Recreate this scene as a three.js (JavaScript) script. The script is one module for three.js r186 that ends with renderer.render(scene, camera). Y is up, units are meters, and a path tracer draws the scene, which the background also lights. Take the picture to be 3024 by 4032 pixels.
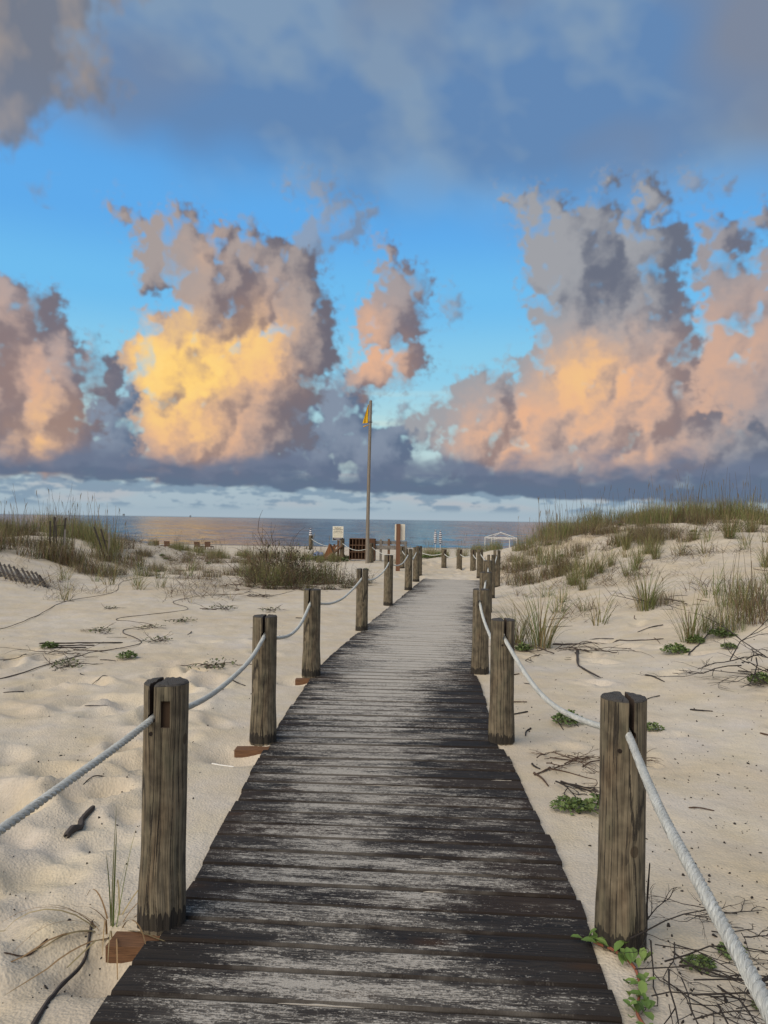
import * as THREE from 'three';
import { mergeGeometries, mergeVertices } from 'three/addons/utils/BufferGeometryUtils.js';
import { Brush, Evaluator, SUBTRACTION } from 'three-bvh-csg';

// ---------------------------------------------------------------- camera, renderer, sun
const scene = new THREE.Scene();
const EXPOSURE = 1.5;
const renderer = new THREE.WebGLRenderer({ antialias: true });
renderer.setSize(768, 1024);
renderer.toneMapping = THREE.LinearToneMapping;
renderer.toneMappingExposure = EXPOSURE;
renderer.shadowMap.enabled = true;

const camera = new THREE.PerspectiveCamera(67.3, 768 / 1024, 0.05, 60000);
camera.position.set(0, 1.55, 0);                       // eye height above the boards
camera.rotation.set(0.0104, 0, 0.0152, 'YXZ');         // a hair upward, the phone held slightly tilted

const sun = new THREE.DirectionalLight(new THREE.Color(1.0, 0.885, 0.755), 2.0);   // low morning sun, veiled: large and soft
sun.position.set(-34, 44, 30);
sun.target.position.set(0, 0, -8);
sun.castShadow = true;
sun.shadow.radius = 130;
sun.shadow.mapSize.set(2048, 2048);
Object.assign(sun.shadow.camera, { left: -40, right: 40, top: 40, bottom: -40, near: 1, far: 160 });
scene.add(sun, sun.target);

// ---------------------------------------------------------------- random numbers and noise
function rng(seed) { let s = seed >>> 0; return () => { s = (s + 0x6D2B79F5) | 0; let t = Math.imul(s ^ (s >>> 15), 1 | s); t = (t + Math.imul(t ^ (t >>> 7), 61 | t)) ^ t; return ((t ^ (t >>> 14)) >>> 0) / 4294967296; }; }
const PERM = new Uint8Array(512), GX = new Float32Array(256), GY = new Float32Array(256);
{ const r = rng(11), p = Array.from({ length: 256 }, (_, i) => i);
  for (let i = 255; i > 0; i--) { const j = Math.floor(r() * (i + 1)); [p[i], p[j]] = [p[j], p[i]]; }
  for (let i = 0; i < 512; i++) PERM[i] = p[i & 255];
  for (let i = 0; i < 256; i++) { const a = r() * Math.PI * 2; GX[i] = Math.cos(a); GY[i] = Math.sin(a); } }
function noise(x, y, px = 256, py = 256) {                // gradient noise, about -0.7 .. 0.7; px, py: period in cells
  const xf = Math.floor(x), yf = Math.floor(y), u = x - xf, v = y - yf;
  const x0 = ((xf % px) + px) % px & 255, y0 = ((yf % py) + py) % py & 255, x1 = (x0 + 1) % px & 255, y1 = (y0 + 1) % py & 255;
  const a = PERM[PERM[x0] + y0], b = PERM[PERM[x1] + y0], c = PERM[PERM[x0] + y1], d = PERM[PERM[x1] + y1];
  const su = u * u * u * (u * (u * 6 - 15) + 10), sv = v * v * v * (v * (v * 6 - 15) + 10);
  const na = GX[a] * u + GY[a] * v, nb = GX[b] * (u - 1) + GY[b] * v, nc = GX[c] * u + GY[c] * (v - 1), nd = GX[d] * (u - 1) + GY[d] * (v - 1);
  return na + (nb - na) * su + (nc - na + (na - nb - nc + nd) * su) * sv;
}
function fbm(x, y, oct = 4, gain = 0.5) { let s = 0, a = 1; for (let i = 0; i < oct; i++) { s += a * noise(x, y); x = x * 2.03 + 17.3; y = y * 2.03 + 9.1; a *= gain; } return s; }
function tfbm(x, y, p, oct = 4, gain = 0.5) { let s = 0, a = 1; for (let i = 0; i < oct; i++) { s += a * noise(x, y, p, p); x *= 2; y *= 2; p = Math.min(256, p * 2); a *= gain; } return s; }   // tiles with period p
function puffs(x, y, oct = 5, gain = 0.5) { let s = 0, a = 1, n = 0; for (let i = 0; i < oct; i++) { s += a * 2.3 * Math.abs(noise(x, y)); n += a; x = x * 2.07 + 31.7; y = y * 2.07 + 5.3; a *= gain; } return s / n; }   // rounded heads between sharp creases
const clamp = (x, a = 0, b = 1) => x < a ? a : x > b ? b : x;
const step = (a, b, x) => { const t = clamp((x - a) / (b - a)); return t * t * (3 - 2 * t); };
const mix = (a, b, t) => a + (b - a) * t;
const lin = (c) => { c /= 255; return c <= 0.04045 ? c / 12.92 : Math.pow((c + 0.055) / 1.055, 2.4); };
const rgb = (r, g, b) => [lin(r), lin(g), lin(b)];
const mix3 = (a, b, t) => [mix(a[0], b[0], t), mix(a[1], b[1], t), mix(a[2], b[2], t)];

// ---------------------------------------------------------------- sky: air and clouds by bearing and elevation in degrees
const PUFF = {                                            // cloud heads: bearing right of straight ahead, elevation, radius
  A: [[-26.8,13.1,2.11],[-25.4,12.9,1.72],[-24.1,13.7,1.16],[-23.5,12.2,1.03],[-25.0,10.0,2.64],[-26.7,8.0,2.61],[-22.7,9.9,1.80],[-21.2,10.3,1.22],[-19.9,9.6,1.08],[-20.4,8.5,1.24],[-23.8,7.3,2.40],[-25.8,5.0,2.36],[-23.2,4.8,2.13],[-26.6,3.4,1.76],[-21.4,5.9,1.23],[-20.7,12.1,0.48],[-21.1,12.4,0.36],[-28.4,11.7,2.51],[-28.8,7.8,3.10]],
  B: [[-19.8,20.8,0.40],[-19.0,20.4,0.52],[-18.0,19.9,0.64],[-17.1,19.3,0.89],[-16.3,20.2,0.74],[-15.8,21.0,0.65],[-14.8,20.1,1.05],[-16.6,17.5,1.36],[-17.3,16.4,0.85],[-15.0,18.0,1.83],[-13.2,18.8,1.53],[-11.5,19.2,1.23],[-10.0,18.7,1.40],[-8.2,17.9,1.58],[-6.5,17.7,1.59],[-9.5,15.9,2.87],[-13.1,15.7,2.51],[-6.4,15.4,1.94],[-5.1,16.1,0.81],[-5.0,13.6,1.48],[-4.1,12.9,0.66],[-6.7,12.2,2.64],[-4.6,11.6,0.73],[-17.9,11.7,1.31],[-16.6,12.3,1.57],[-14.7,12.7,1.74],[-12.4,12.9,2.25],[-16.9,10.0,1.58],[-15.0,9.8,2.73],[-12.0,9.6,2.95],[-9.0,10.1,2.98],[-16.4,7.1,1.77],[-14.6,6.2,2.94],[-11.3,6.3,3.16],[-8.3,7.5,2.68],[-16.2,4.2,1.79],[-12.9,3.9,1.99],[-9.3,4.4,2.02],[-6.6,9.2,1.68]],
  C: [[-0.3,20.3,0.31],[-0.1,19.3,0.51],[0.1,17.8,0.90],[1.1,17.2,1.10],[2.0,16.8,0.91],[0.8,15.6,1.63],[-1.2,14.6,1.18],[-0.2,14.0,1.65],[1.9,14.7,1.12],[2.3,12.1,0.93],[0.9,11.4,1.17],[-0.5,11.0,1.17],[-2.0,10.2,1.01],[-1.5,10.7,1.01],[3.6,11.8,0.30]],
  D: [[8.6,22.7,0.42],[9.6,22.6,0.60],[11.0,22.2,0.90],[12.3,21.8,0.90],[10.3,21.1,0.85],[11.3,19.8,1.37],[13.3,20.0,1.50],[14.8,21.1,1.12],[15.9,20.4,1.03],[11.7,17.7,1.55],[14.3,17.5,2.73],[16.9,18.3,2.08],[18.7,18.7,1.75],[20.0,18.9,1.30],[21.2,18.3,0.80],[10.6,15.5,0.57],[11.7,14.8,1.27],[14.0,14.4,2.49],[16.9,15.2,2.73],[19.4,16.0,1.78],[20.8,13.7,0.90],[12.4,11.9,1.61],[15.4,11.5,2.82],[18.8,12.0,2.74],[9.4,11.5,0.66],[10.1,11.3,0.82],[11.5,9.7,1.96],[7.1,10.1,1.00],[8.8,9.7,0.99],[5.7,9.1,1.18],[4.4,7.7,1.35],[3.0,6.7,1.36],[7.5,7.7,2.01],[9.8,7.7,2.32],[12.5,7.7,2.61],[6.5,5.3,2.03],[9.2,4.7,2.35],[12.5,4.3,2.63],[15.7,7.6,3.18],[18.9,8.2,3.09],[15.8,4.3,2.58],[18.9,4.3,2.51],[21.9,5.5,2.43],[24.8,4.8,2.35],[16.2,23.3,0.57],[16.9,23.3,0.40],[18.7,22.7,0.68],[19.3,22.0,0.85],[19.9,21.2,0.57],[18.1,21.2,0.75],[17.5,20.3,0.73]],
  E: [[23.0,19.4,0.98],[24.0,18.7,1.11],[22.5,17.7,0.85],[23.6,16.5,1.42],[24.7,14.9,1.69],[23.2,14.1,0.99],[25.8,17.4,0.82],[26.2,13.3,1.68],[25.5,19.7,0.68],[26.4,19.8,0.80],[23.3,11.7,1.75],[24.8,9.5,2.32],[21.9,9.6,1.80],[26.5,7.3,2.57],[23.4,7.4,2.38],[27.6,10.2,3.05],[28.1,16.0,2.14]],
  K: [[-3.2,9.3,1.01],[-2.2,9.0,0.85],[-3.9,8.3,1.19],[-2.5,7.3,1.36],[-3.9,6.2,1.19],[-2.5,5.2,1.54],[-4.9,4.5,1.71],[-6.6,5.5,1.70],[-6.3,7.5,1.18],[-7.3,8.5,1.01],[-0.4,4.6,2.06],[0.6,6.0,1.03],[1.7,6.7,1.02],[-19.6,6.9,1.57],[-18.7,5.0,1.59],[-18.1,8.3,0.79],[-19.9,4.3,1.57],[-18.6,8.9,0.63]],
  W: [[-7.2,23.5,0.42],[-6.2,23.7,0.48],[-5.2,22.9,0.61],[-4.2,23.5,0.36],[-3.4,22.1,0.68],[-4.8,21.1,0.93],[-5.5,19.9,1.10],[-2.4,21.2,0.62],[-1.5,21.7,0.43],[-3.2,20.6,0.78],[-10.6,20.5,0.43],[4.8,16.3,0.32],[5.0,15.5,0.59],[5.3,15.0,0.39],[21.6,22.5,0.55],[23.5,22.1,0.49],[1.6,8.0,0.48],[1.3,8.4,0.34],[-3.3,11.3,0.30]],
};
function makeSky() {
  const W = 4096, H = 2048, data = new Float32Array(W * H * 4), PPD = W / 360;
  const A0 = -42, A1 = 42, E1 = 46, NX = Math.round((A1 - A0) * PPD), NY = Math.round(E1 * PPD);   // the part with hand-placed clouds
  const air = (az, el) => {
    const stops = [[0, rgb(160, 179, 192)], [1.5, rgb(168, 186, 197)], [4, rgb(188, 212, 214)], [7, rgb(176, 216, 224)], [11, rgb(140, 204, 234)], [16, rgb(112, 188, 238)], [21, rgb(96, 170, 234)], [30, rgb(86, 152, 220)], [90, rgb(70, 118, 190)]];
    let i = 0; while (i < stops.length - 2 && el > stops[i + 1][0]) i++;
    return mix3(stops[i][1], stops[i + 1][1], step(stops[i][0], stops[i + 1][0], el));
  };
  const veil = (az, el, c) => {                           // high grey-blue sheet that begins above 20 degrees
    const w = fbm(az * 0.045 + 3, el * 0.07, 4) * 7 + fbm(az * 0.16, el * 0.2 + 40, 3) * 1.6;
    const left = step(-13, -26, az) * 3.5;
    const cover = step(19.2 + left, 26.5 + left, el + w * 0.5);
    const t = fbm(az * 0.09 + el * 0.05, el * 0.13 + 7, 4), t2 = fbm(az * 0.05 + 70, el * 0.06 + 20, 3);
    let g = mix3(rgb(100, 134, 176), rgb(130, 153, 178), clamp(0.42 + t * 1.8 + fbm(az * 0.3 + 8, el * 0.45, 3) * 0.5));
    g = mix3(g, rgb(126, 134, 150), clamp(t2 * 1.8 + 0.12 + step(30, 42, el) * 0.15 + step(14, 27, az) * 0.45));
    return mix3(c, g, cover * 0.93);
  };
  const haze = (az, el, c) => {                           // thin streaks and the far row of small clouds over the sea
    if (el < 12) {
      const s = fbm(az * 0.10, el * 0.9 + 3, 4);
      c = mix3(c, rgb(206, 222, 214), step(0.05, 0.5, s) * step(12, 6, el) * step(1.5, 4, el) * 0.6);
    }
    if (el < 3.4) {
      c = mix3(c, rgb(184, 184, 188), step(-0.1, 0.45, fbm(az * 0.12 + 9, el * 0.7, 3)) * step(0.5, 1.3, el) * 0.6);
      const n = fbm(az * 0.42 + 4, el * 1.7 + 2, 5, 0.55) + 0.18 * Math.sin(el * 3.4 + 0.6);
      c = mix3(c, rgb(126, 150, 171), step(-0.1, 0.2, n) * step(0.5, 0.95, el) * 0.85);
      c = mix3(c, rgb(168, 184, 196), step(0.7, 0, el) * 0.8);
    }
    return c;
  };
  const reg = new Float32Array(NX * NY * 3);
  const GA = (i) => A0 + (i + 0.5) / PPD, GE = (j) => (j + 0.5) / PPD;
  for (let j = 0; j < NY; j++) for (let i = 0; i < NX; i++) {
    const az = GA(i), el = GE(j); let c = haze(az, el, veil(az, el, air(az, el)));
    const o = (j * NX + i) * 3; reg[o] = c[0]; reg[o + 1] = c[1]; reg[o + 2] = c[2];
  }
  // one layer of cumulus: every head is a ball set with smaller balls and those with smaller ones again, lit from the left front as a relief
  const LX = -0.72, LY = 0.30, LZ = 0.62;
  const blur = (src, R, times, i0, i1, j0, j1) => {
    let B = new Float32Array(src), T = new Float32Array(src.length);
    for (let pass = 0; pass < times; pass++) {
      for (let j = j0; j <= j1; j++) { let s = 0; const o = j * NX; for (let i = i0 - R; i <= i1; i++) { const p = i + R, m = i - R - 1; if (p >= i0 && p <= i1) s += B[o + p]; if (m >= i0 && m <= i1) s -= B[o + m]; if (i >= i0) T[o + i] = s / (2 * R + 1); } }
      for (let i = i0; i <= i1; i++) { let s = 0; for (let j = j0 - R; j <= j1; j++) { const p = j + R, m = j - R - 1; if (p >= j0 && p <= j1) s += T[p * NX + i]; if (m >= j0 && m <= j1) s -= T[m * NX + i]; if (j >= j0) B[j * NX + i] = s / (2 * R + 1); } }
    }
    return B;
  };
  function layer(list, o) {
    const S = new Float32Array(NX * NY).fill(-2.5), Z = new Float32Array(NX * NY), r = rng(o.seed * 7 + 3);
    let a0 = 99, a1 = -99, e0 = 99, e1 = -99;
    for (const [a, e, q] of list) { a0 = Math.min(a0, a - q * 1.6 - 2.5); a1 = Math.max(a1, a + q * 1.6 + 2.5); e0 = Math.min(e0, e - q * 1.6 - 2.5); e1 = Math.max(e1, e + q * 1.6 + 2.5); }
    const i0 = Math.max(1, Math.floor((a0 - A0) * PPD)), i1 = Math.min(NX - 2, Math.ceil((a1 - A0) * PPD)), j0 = Math.max(1, Math.floor(e0 * PPD)), j1 = Math.min(NY - 2, Math.ceil(e1 * PPD));
    const ball = (ca, ce, cz, q, reach) => {
      const R = (q + reach) * PPD, x = (ca - A0) * PPD, y = ce * PPD;
      for (let j = Math.max(j0, Math.floor(y - R)); j <= Math.min(j1, y + R); j++) for (let i = Math.max(i0, Math.floor(x - R)); i <= Math.min(i1, x + R); i++) {
        const dx = (i + 0.5 - x) / PPD, dy = (j + 0.5 - y) / PPD, d2 = dx * dx + dy * dy, k = j * NX + i, d = q - Math.sqrt(d2); if (d > S[k]) S[k] = d;
        if (d > 0) { const z = cz + Math.sqrt(q * q - d2); if (z > Z[k]) Z[k] = z; }
      }
    };
    const bud = (ca, ce, cz, q, depth) => {
      ball(ca, ce, cz, q, depth === 2 ? 1.6 : 0.25);
      if (!depth || q < 0.16) return;
      const n = depth === 2 ? 24 : 8;
      for (let i = 0; i < n; i++) { const t = r() * 6.283, f = Math.sqrt(r()) * 1.0, z = Math.sqrt(Math.max(0, 1 - f * f)), s = q * (depth === 2 ? 0.26 + r() * 0.24 : 0.3 + r() * 0.25); bud(ca + Math.cos(t) * f * q * 0.9, ce + Math.sin(t) * f * q * 0.9, cz + z * q * 0.82, s, depth - 1); }
    };
    for (const [a, e, q] of list) bud(a, e, 3 + (r() - 0.5) * q * 0.9, q * (o.grow ?? 1.0), 2);
    const N1 = blur(Z, 1, 2, i0, i1, j0, j1), N3 = blur(Z, 3, 2, i0, i1, j0, j1), N9 = blur(Z, 10, 2, i0, i1, j0, j1);
    const LIT = new Float32Array(NX * NY);
    for (let j = j0 + 1; j < j1; j++) for (let i = i0 + 1; i < i1; i++) {
      const k = j * NX + i, g2 = 0.5 * PPD, gr = (st) => (N1[k + st] - N1[k - st]) * 0.16 + (N3[k + st] - N3[k - st]) * 0.34 + (N9[k + st] - N9[k - st]) * 0.42;
      const gx = gr(1) * g2, gy = gr(NX) * g2, n = 1 / Math.sqrt(1 + gx * gx + gy * gy);
      let sh = 0; for (let s = 1; s < 16; s++) { const q = s * 2.2, x = Math.round(i + LX * q), y = Math.round(j + LY * q * 0.6); if (x < i0 || y > j1 || y < j0) break; const h = (N3[y * NX + x] - N3[k] - q / PPD * 0.42) / (0.25 + q / PPD * 0.22); if (h > sh) sh = h; }
      LIT[k] = clamp((-gx * LX - gy * LY + LZ) * n * 0.82 + 0.12) * (1 - 0.52 * clamp(sh));
    }
    const soft = blur(LIT, 2, 2, i0, i1, j0, j1);
    const pickUp = (F, x, y) => { const xa = Math.min(i1 - 1, Math.max(i0, Math.floor(x))), ya = Math.min(j1 - 1, Math.max(j0, Math.floor(y))), u = clamp(x - xa), v = clamp(y - ya), k = ya * NX + xa; return mix(mix(F[k], F[k + 1], u), mix(F[k + NX], F[k + NX + 1], u), v); };
    for (let j = j0; j <= j1; j++) for (let i = i0; i <= i1; i++) {
      const az = GA(i), el = GE(j), q = o.seed, k = j * NX + i;
      const wx = fbm(az * 0.45 + q, el * 0.45, 3) * 0.9 + fbm(az * 2.2 + q, el * 2.2 + 7, 3, 0.6) * 0.26, wy = fbm(az * 0.45, el * 0.45 + q + 50, 3) * 0.9 + fbm(az * 2.2 + 20, el * 2.2 + q, 3, 0.6) * 0.26;
      const x = i + wx * PPD, y = j + wy * PPD; let d = pickUp(S, x, y); if (d < -1.2) continue;
      const torn = fbm(az * 0.55 + 40, el * 0.55 + q, 3), f = fbm(az * 1.6 + q, el * 1.9, 5, 0.62);
      d += 0.10 + f * 0.26 * o.ragged + torn * 0.22 * o.ragged;
      let al = step(-0.12, o.soft * (0.9 + 3.0 * step(-0.1, 0.4, torn)), d);
      if (d < 0.3) al = Math.max(al, 0.45 * step(0.0, 0.6, f + torn * 0.4) * step(-1.0, 0.3, d));
      al *= (o.alpha ?? 1) * step(2.1, 3.1, el + fbm(az * 0.6, el + 9, 3) * 0.5);
      if (al <= 0.004) continue;
      const lit = clamp(pickUp(soft, x, y) + f * 0.10);
      let w = 0, yel = 0;
      for (const [ga, ge, gr, gs, gy2] of o.glow) { const t = ((az + wx * 1.3 - ga) ** 2 + (el + wy * 1.3 - ge) ** 2) / (gr * gr * 1.25); if (t < 6) { const e = Math.exp(-t); w += e * gs; yel += e * (gy2 ?? 0); } }
      w = clamp(w, 0, 1.1); yel = clamp(yel);
      const low = step(7, 2.5, el);
      let dark = mix3(o.dark, rgb(92, 106, 130), low * 0.7), mid = mix3(o.mid, rgb(118, 128, 148), low * 0.5);
      dark = mix3(dark, rgb(150, 124, 116), clamp(w) * 0.55);
      const warm = mix3(rgb(230, 180, 146), rgb(253, 204, 122), yel);
      let c = mix3(dark, mid, step(0.08, 0.78, lit));
      c = mix3(c, warm, clamp(w * (0.16 + 1.0 * step(0.15, 0.95, lit))));
      c = mix3(c, rgb(255, 218, 134), clamp(yel * w * step(0.5, 0.9, lit)) * 0.8);
      for (let m = 0; m < 3; m++) reg[k * 3 + m] = mix(reg[k * 3 + m], c[m], al);
    }
  }
  layer(PUFF.K, { seed: 5, ragged: 0.7, soft: 0.35, dark: rgb(96, 113, 138), mid: rgb(132, 145, 164), glow: [] });
  layer(PUFF.C, { seed: 21, ragged: 0.75, soft: 0.4, dark: rgb(116, 112, 124), mid: rgb(164, 156, 158), grow: 1.12, glow: [[-1.4, 14, 1.8, 0.6], [-0.5, 10.9, 2.0, 0.65], [1.2, 11.4, 1.6, 0.5]] });
  layer(PUFF.W, { seed: 33, grow: 1.45, ragged: 0.9, soft: 0.6, alpha: 0.75, dark: rgb(126, 134, 150), mid: rgb(150, 156, 168), glow: [] });
  layer(PUFF.E, { seed: 41, ragged: 0.7, soft: 0.4, dark: rgb(108, 112, 128), mid: rgb(154, 152, 158), glow: [[23.3, 11.6, 3.0, 0.45], [26, 13, 3, 0.25], [22.5, 7.5, 2.2, 0.5]] });
  layer(PUFF.D, { seed: 57, ragged: 0.8, soft: 0.4, dark: rgb(106, 112, 128), mid: rgb(158, 160, 166), glow: [[14.6, 10.6, 2.4, 0.85, 0.25], [18.5, 9.8, 3.0, 0.6], [16.8, 5.6, 2.8, 0.55], [12.6, 7.6, 2.6, 0.6], [9, 7, 2.0, 0.7], [6.8, 6.2, 1.6, 0.6], [9.5, 4.2, 2.2, 0.45], [20.5, 6, 2.6, 0.5], [21, 11.5, 2.4, 0.4]] });
  layer(PUFF.A, { seed: 73, ragged: 0.7, soft: 0.4, dark: rgb(110, 110, 124), mid: rgb(168, 158, 160), glow: [[-26, 12, 2.4, 0.45], [-24.9, 4.9, 2.0, 0.9, 0.25], [-22.3, 6.6, 1.7, 0.8, 0.2], [-26.6, 8.6, 2, 0.6], [-22.6, 3.9, 1.5, 0.5], [-24, 9.5, 2, 0.3]] });
  layer(PUFF.B, { seed: 88, ragged: 0.75, soft: 0.4, dark: rgb(108, 106, 118), mid: rgb(166, 156, 154), glow: [[-15.4, 10.4, 2.4, 0.95, 1], [-12.2, 11.9, 2.6, 0.8, 0.45], [-9.2, 12.6, 2.2, 0.75, 0.35], [-8.6, 10, 2.4, 0.5], [-17.4, 12, 1.6, 0.6, 0.2], [-14.6, 7, 2.6, 0.85, 0.3], [-11.5, 6.6, 2.6, 0.6], [-13, 4.2, 2.4, 0.55], [-9.5, 15.6, 2.2, 0.35], [-13.2, 18.6, 1.4, 0.35, 0.1], [-16, 4.4, 2, 0.5]] });
  // the flat dark base shared by the clouds, and the upper left grey cloud
  for (let j = 0; j < NY; j++) for (let i = 0; i < NX; i++) {
    const az = GA(i), el = GE(j), k = (j * NX + i) * 3;
    if (el < 7) {
      const lo = 1.95 - az * 0.022 + fbm(az * 0.35 + 8, el * 0.9, 4) * 0.55, hi = 4.3 + fbm(az * 0.22, el * 0.4 + 4, 4) * 2.4;
      const a = step(lo - 0.06, lo + 0.3, el) * step(hi + 0.9, hi - 1.4, el) * 0.94;
      const c = mix3(rgb(82, 100, 126), rgb(108, 120, 143), step(1.8, 4.2, el + fbm(az * 0.5, el * 1.2, 3) * 1.2));
      for (let m = 0; m < 3; m++) reg[k + m] = mix(reg[k + m], c[m], a);
    }
    if (el > 20) {
      const w = fbm(az * 0.16 + 2, el * 0.16 + 9, 5, 0.56), d = 5.2 - Math.hypot((az + 25.5) * 0.9 , Math.max(0, 29.5 - el) * 0.72, Math.max(0, el - 44)) + w * 5.5;
      const a = step(-0.4, 2.4, d) * 0.92;
      if (a > 0) { const c = mix3(rgb(116, 122, 136), rgb(158, 148, 143), clamp(0.35 + fbm(az * 0.3 + 5, el * 0.25, 4) * 1.2)); for (let m = 0; m < 3; m++) reg[k + m] = mix(reg[k + m], c[m], a); }
    }
  }
  // the rest of the sky goes on with the same air, veil, heaped clouds and base, at a quarter of the resolution
  const Q = 4, QW = W / Q, QH = H / 2 / Q, coarse = new Float32Array(QW * QH * 3);
  for (let j = 0; j < QH; j++) for (let i = 0; i < QW; i++) {
    const u = (i + 0.5) / QW, el = (j + 0.5) * Q / PPD, az = (u - 0.25) * 360, ang = u * Math.PI * 2, cx = Math.cos(ang) * 57.3, cy = Math.sin(ang) * 57.3;
    const x = cx, y = cy + el * 0.9;
    let c = haze(az > 180 ? az - 360 : az, el, veil(x, el, air(az, el)));
    const top = 24 + fbm(x * 0.06, cy * 0.06, 3) * 16;
    const body = step(top + 4, top - 4, el + fbm(x * 0.12 + 3, y * 0.12, 4) * 8) * step(1.2, 2.4, el);
    const t = clamp(0.5 + fbm(x * 0.14 + 80, y * 0.16, 4) * 1.3);
    let g = mix3(rgb(112, 120, 138), rgb(176, 156, 146), t);
    g = mix3(g, rgb(88, 104, 130), step(5, 2, el) * 0.8);
    c = mix3(c, g, body * 0.9);
    const o = (j * QW + i) * 3; coarse[o] = c[0]; coarse[o + 1] = c[1]; coarse[o + 2] = c[2];
  }
  const k = 1 / EXPOSURE, sea = rgb(96, 118, 140);
  for (let j = 0; j < H; j++) for (let i = 0; i < W; i++) {
    const o = (j * W + i) * 4; data[o + 3] = 1;
    if (j < H / 2) { for (let m = 0; m < 3; m++) data[o + m] = sea[m] * 0.5 * k; continue; }
    const el = (j - H / 2 + 0.5) / PPD; let az = ((i + 0.5) / W - 0.25) * 360; if (az > 180) az -= 360;
    const fx = (i + 0.5) / Q - 0.5, fy = Math.max(0, (j - H / 2 + 0.5) / Q - 0.5), x0 = Math.floor(fx), y0 = Math.min(QH - 1, Math.floor(fy)), tx = fx - x0, ty = fy - Math.floor(fy), y1 = Math.min(QH - 1, y0 + 1), xa = (x0 + QW) % QW, xb = (x0 + 1) % QW;
    const inside = step(42, 33, Math.abs(az)) * step(46, 40, el), gi = Math.round((az - A0) * PPD - 0.5), gj = j - H / 2;
    for (let m = 0; m < 3; m++) {
      const q = (x, y) => coarse[(y * QW + x) * 3 + m];
      let v = mix(mix(q(xa, y0), q(xb, y0), tx), mix(q(xa, y1), q(xb, y1), tx), ty);
      if (inside > 0 && gi >= 0 && gi < NX && gj < NY) v = mix(v, reg[(gj * NX + gi) * 3 + m], inside);
      data[o + m] = v * k;
    }
  }
  const t = new THREE.DataTexture(data, W, H, THREE.RGBAFormat, THREE.FloatType);
  t.mapping = THREE.EquirectangularReflectionMapping; t.magFilter = THREE.LinearFilter; t.needsUpdate = true;
  return t;
}
scene.background = makeSky();
scene.environment = scene.background;

// ---------------------------------------------------------------- helpers
const used = new Map();
function numbered(name) { const n = used.get(name) ?? 0; used.set(name, n + 1); return n ? name + '_' + String(n).padStart(3, '0') : name; }
function show(o) { o.traverse((m) => { if (m.isMesh) { m.castShadow = true; m.receiveShadow = true; } }); return o; }
function tag(o, label, category, group) { o.userData.label = label; o.userData.category = category; if (group) o.userData.group = group; return o; }
function thing(name, label, category, [x, y, z] = [0, 0, 0], turn = 0, group) { const o = new THREE.Group(); o.name = numbered(name); o.position.set(x, y, z); o.rotation.y = turn; scene.add(o); return tag(o, label, category, group); }
function part(name, geo, mat, parent) { const g = Array.isArray(geo) ? (geo.length > 1 ? mergeGeometries(geo.map((q) => q.index ? q.toNonIndexed() : q)) : geo[0]) : geo; const m = new THREE.Mesh(g, mat); m.name = parent === scene ? numbered(name) : name; m.castShadow = m.receiveShadow = true; parent.add(m); return m; }
function copy(src, label, group) { const c = src.clone(); c.name = numbered(src.name.replace(/_\d{3}$/, '')); c.userData = { ...src.userData }; if (label) c.userData.label = label; if (group) c.userData.group = group; scene.add(c); return c; }
function box(w, h, d, x = 0, y = 0, z = 0, rx = 0, ry = 0, rz = 0) { const g = new THREE.BoxGeometry(w, h, d); g.rotateX(rx); g.rotateY(ry); g.rotateZ(rz); g.translate(x, y, z); return g; }
function rod(a, b, r0, r1 = r0, n = 6) {                    // a tapered bar from a to b
  const A = new THREE.Vector3(...a), B = new THREE.Vector3(...b), d = B.clone().sub(A), g = new THREE.CylinderGeometry(r1, r0, d.length(), n, 1);
  g.applyQuaternion(new THREE.Quaternion().setFromUnitVectors(new THREE.Vector3(0, 1, 0), d.normalize())); g.translate((A.x + B.x) / 2, (A.y + B.y) / 2, (A.z + B.z) / 2); return g;
}
function sweep(pts, rad, n = 5, open = false) {            // a tube along points, radius rad(t)
  const P = pts.map((p) => p.isVector3 ? p : new THREE.Vector3(...p)), pos = [], uv = [], idx = []; let N = new THREE.Vector3(0.31, 0.9, 0.27), len = 0;
  P.forEach((p, i) => {
    const T = P[Math.min(P.length - 1, i + 1)].clone().sub(P[Math.max(0, i - 1)]).normalize(); N.addScaledVector(T, -N.dot(T)); if (N.lengthSq() < 1e-6) N.set(1, 0, 0.3); N.normalize(); const B = T.clone().cross(N), r = typeof rad === 'function' ? rad(i / (P.length - 1)) : rad;
    if (i) len += p.distanceTo(P[i - 1]);
    for (let k = 0; k <= n; k++) { const a = k / n * Math.PI * 2, c = Math.cos(a) * r, s = Math.sin(a) * r; pos.push(p.x + N.x * c + B.x * s, p.y + N.y * c + B.y * s, p.z + N.z * c + B.z * s); uv.push(k / n, len); }
    if (i) for (let k = 0; k < n; k++) { const a = (i - 1) * (n + 1) + k, b = a + n + 1; idx.push(a, b, a + 1, a + 1, b, b + 1); }
  });
  const g = new THREE.BufferGeometry(); g.setAttribute('position', new THREE.Float32BufferAttribute(pos, 3)); g.setAttribute('uv', new THREE.Float32BufferAttribute(uv, 2)); g.setIndex(idx); g.computeVertexNormals(); return g;
}
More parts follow.
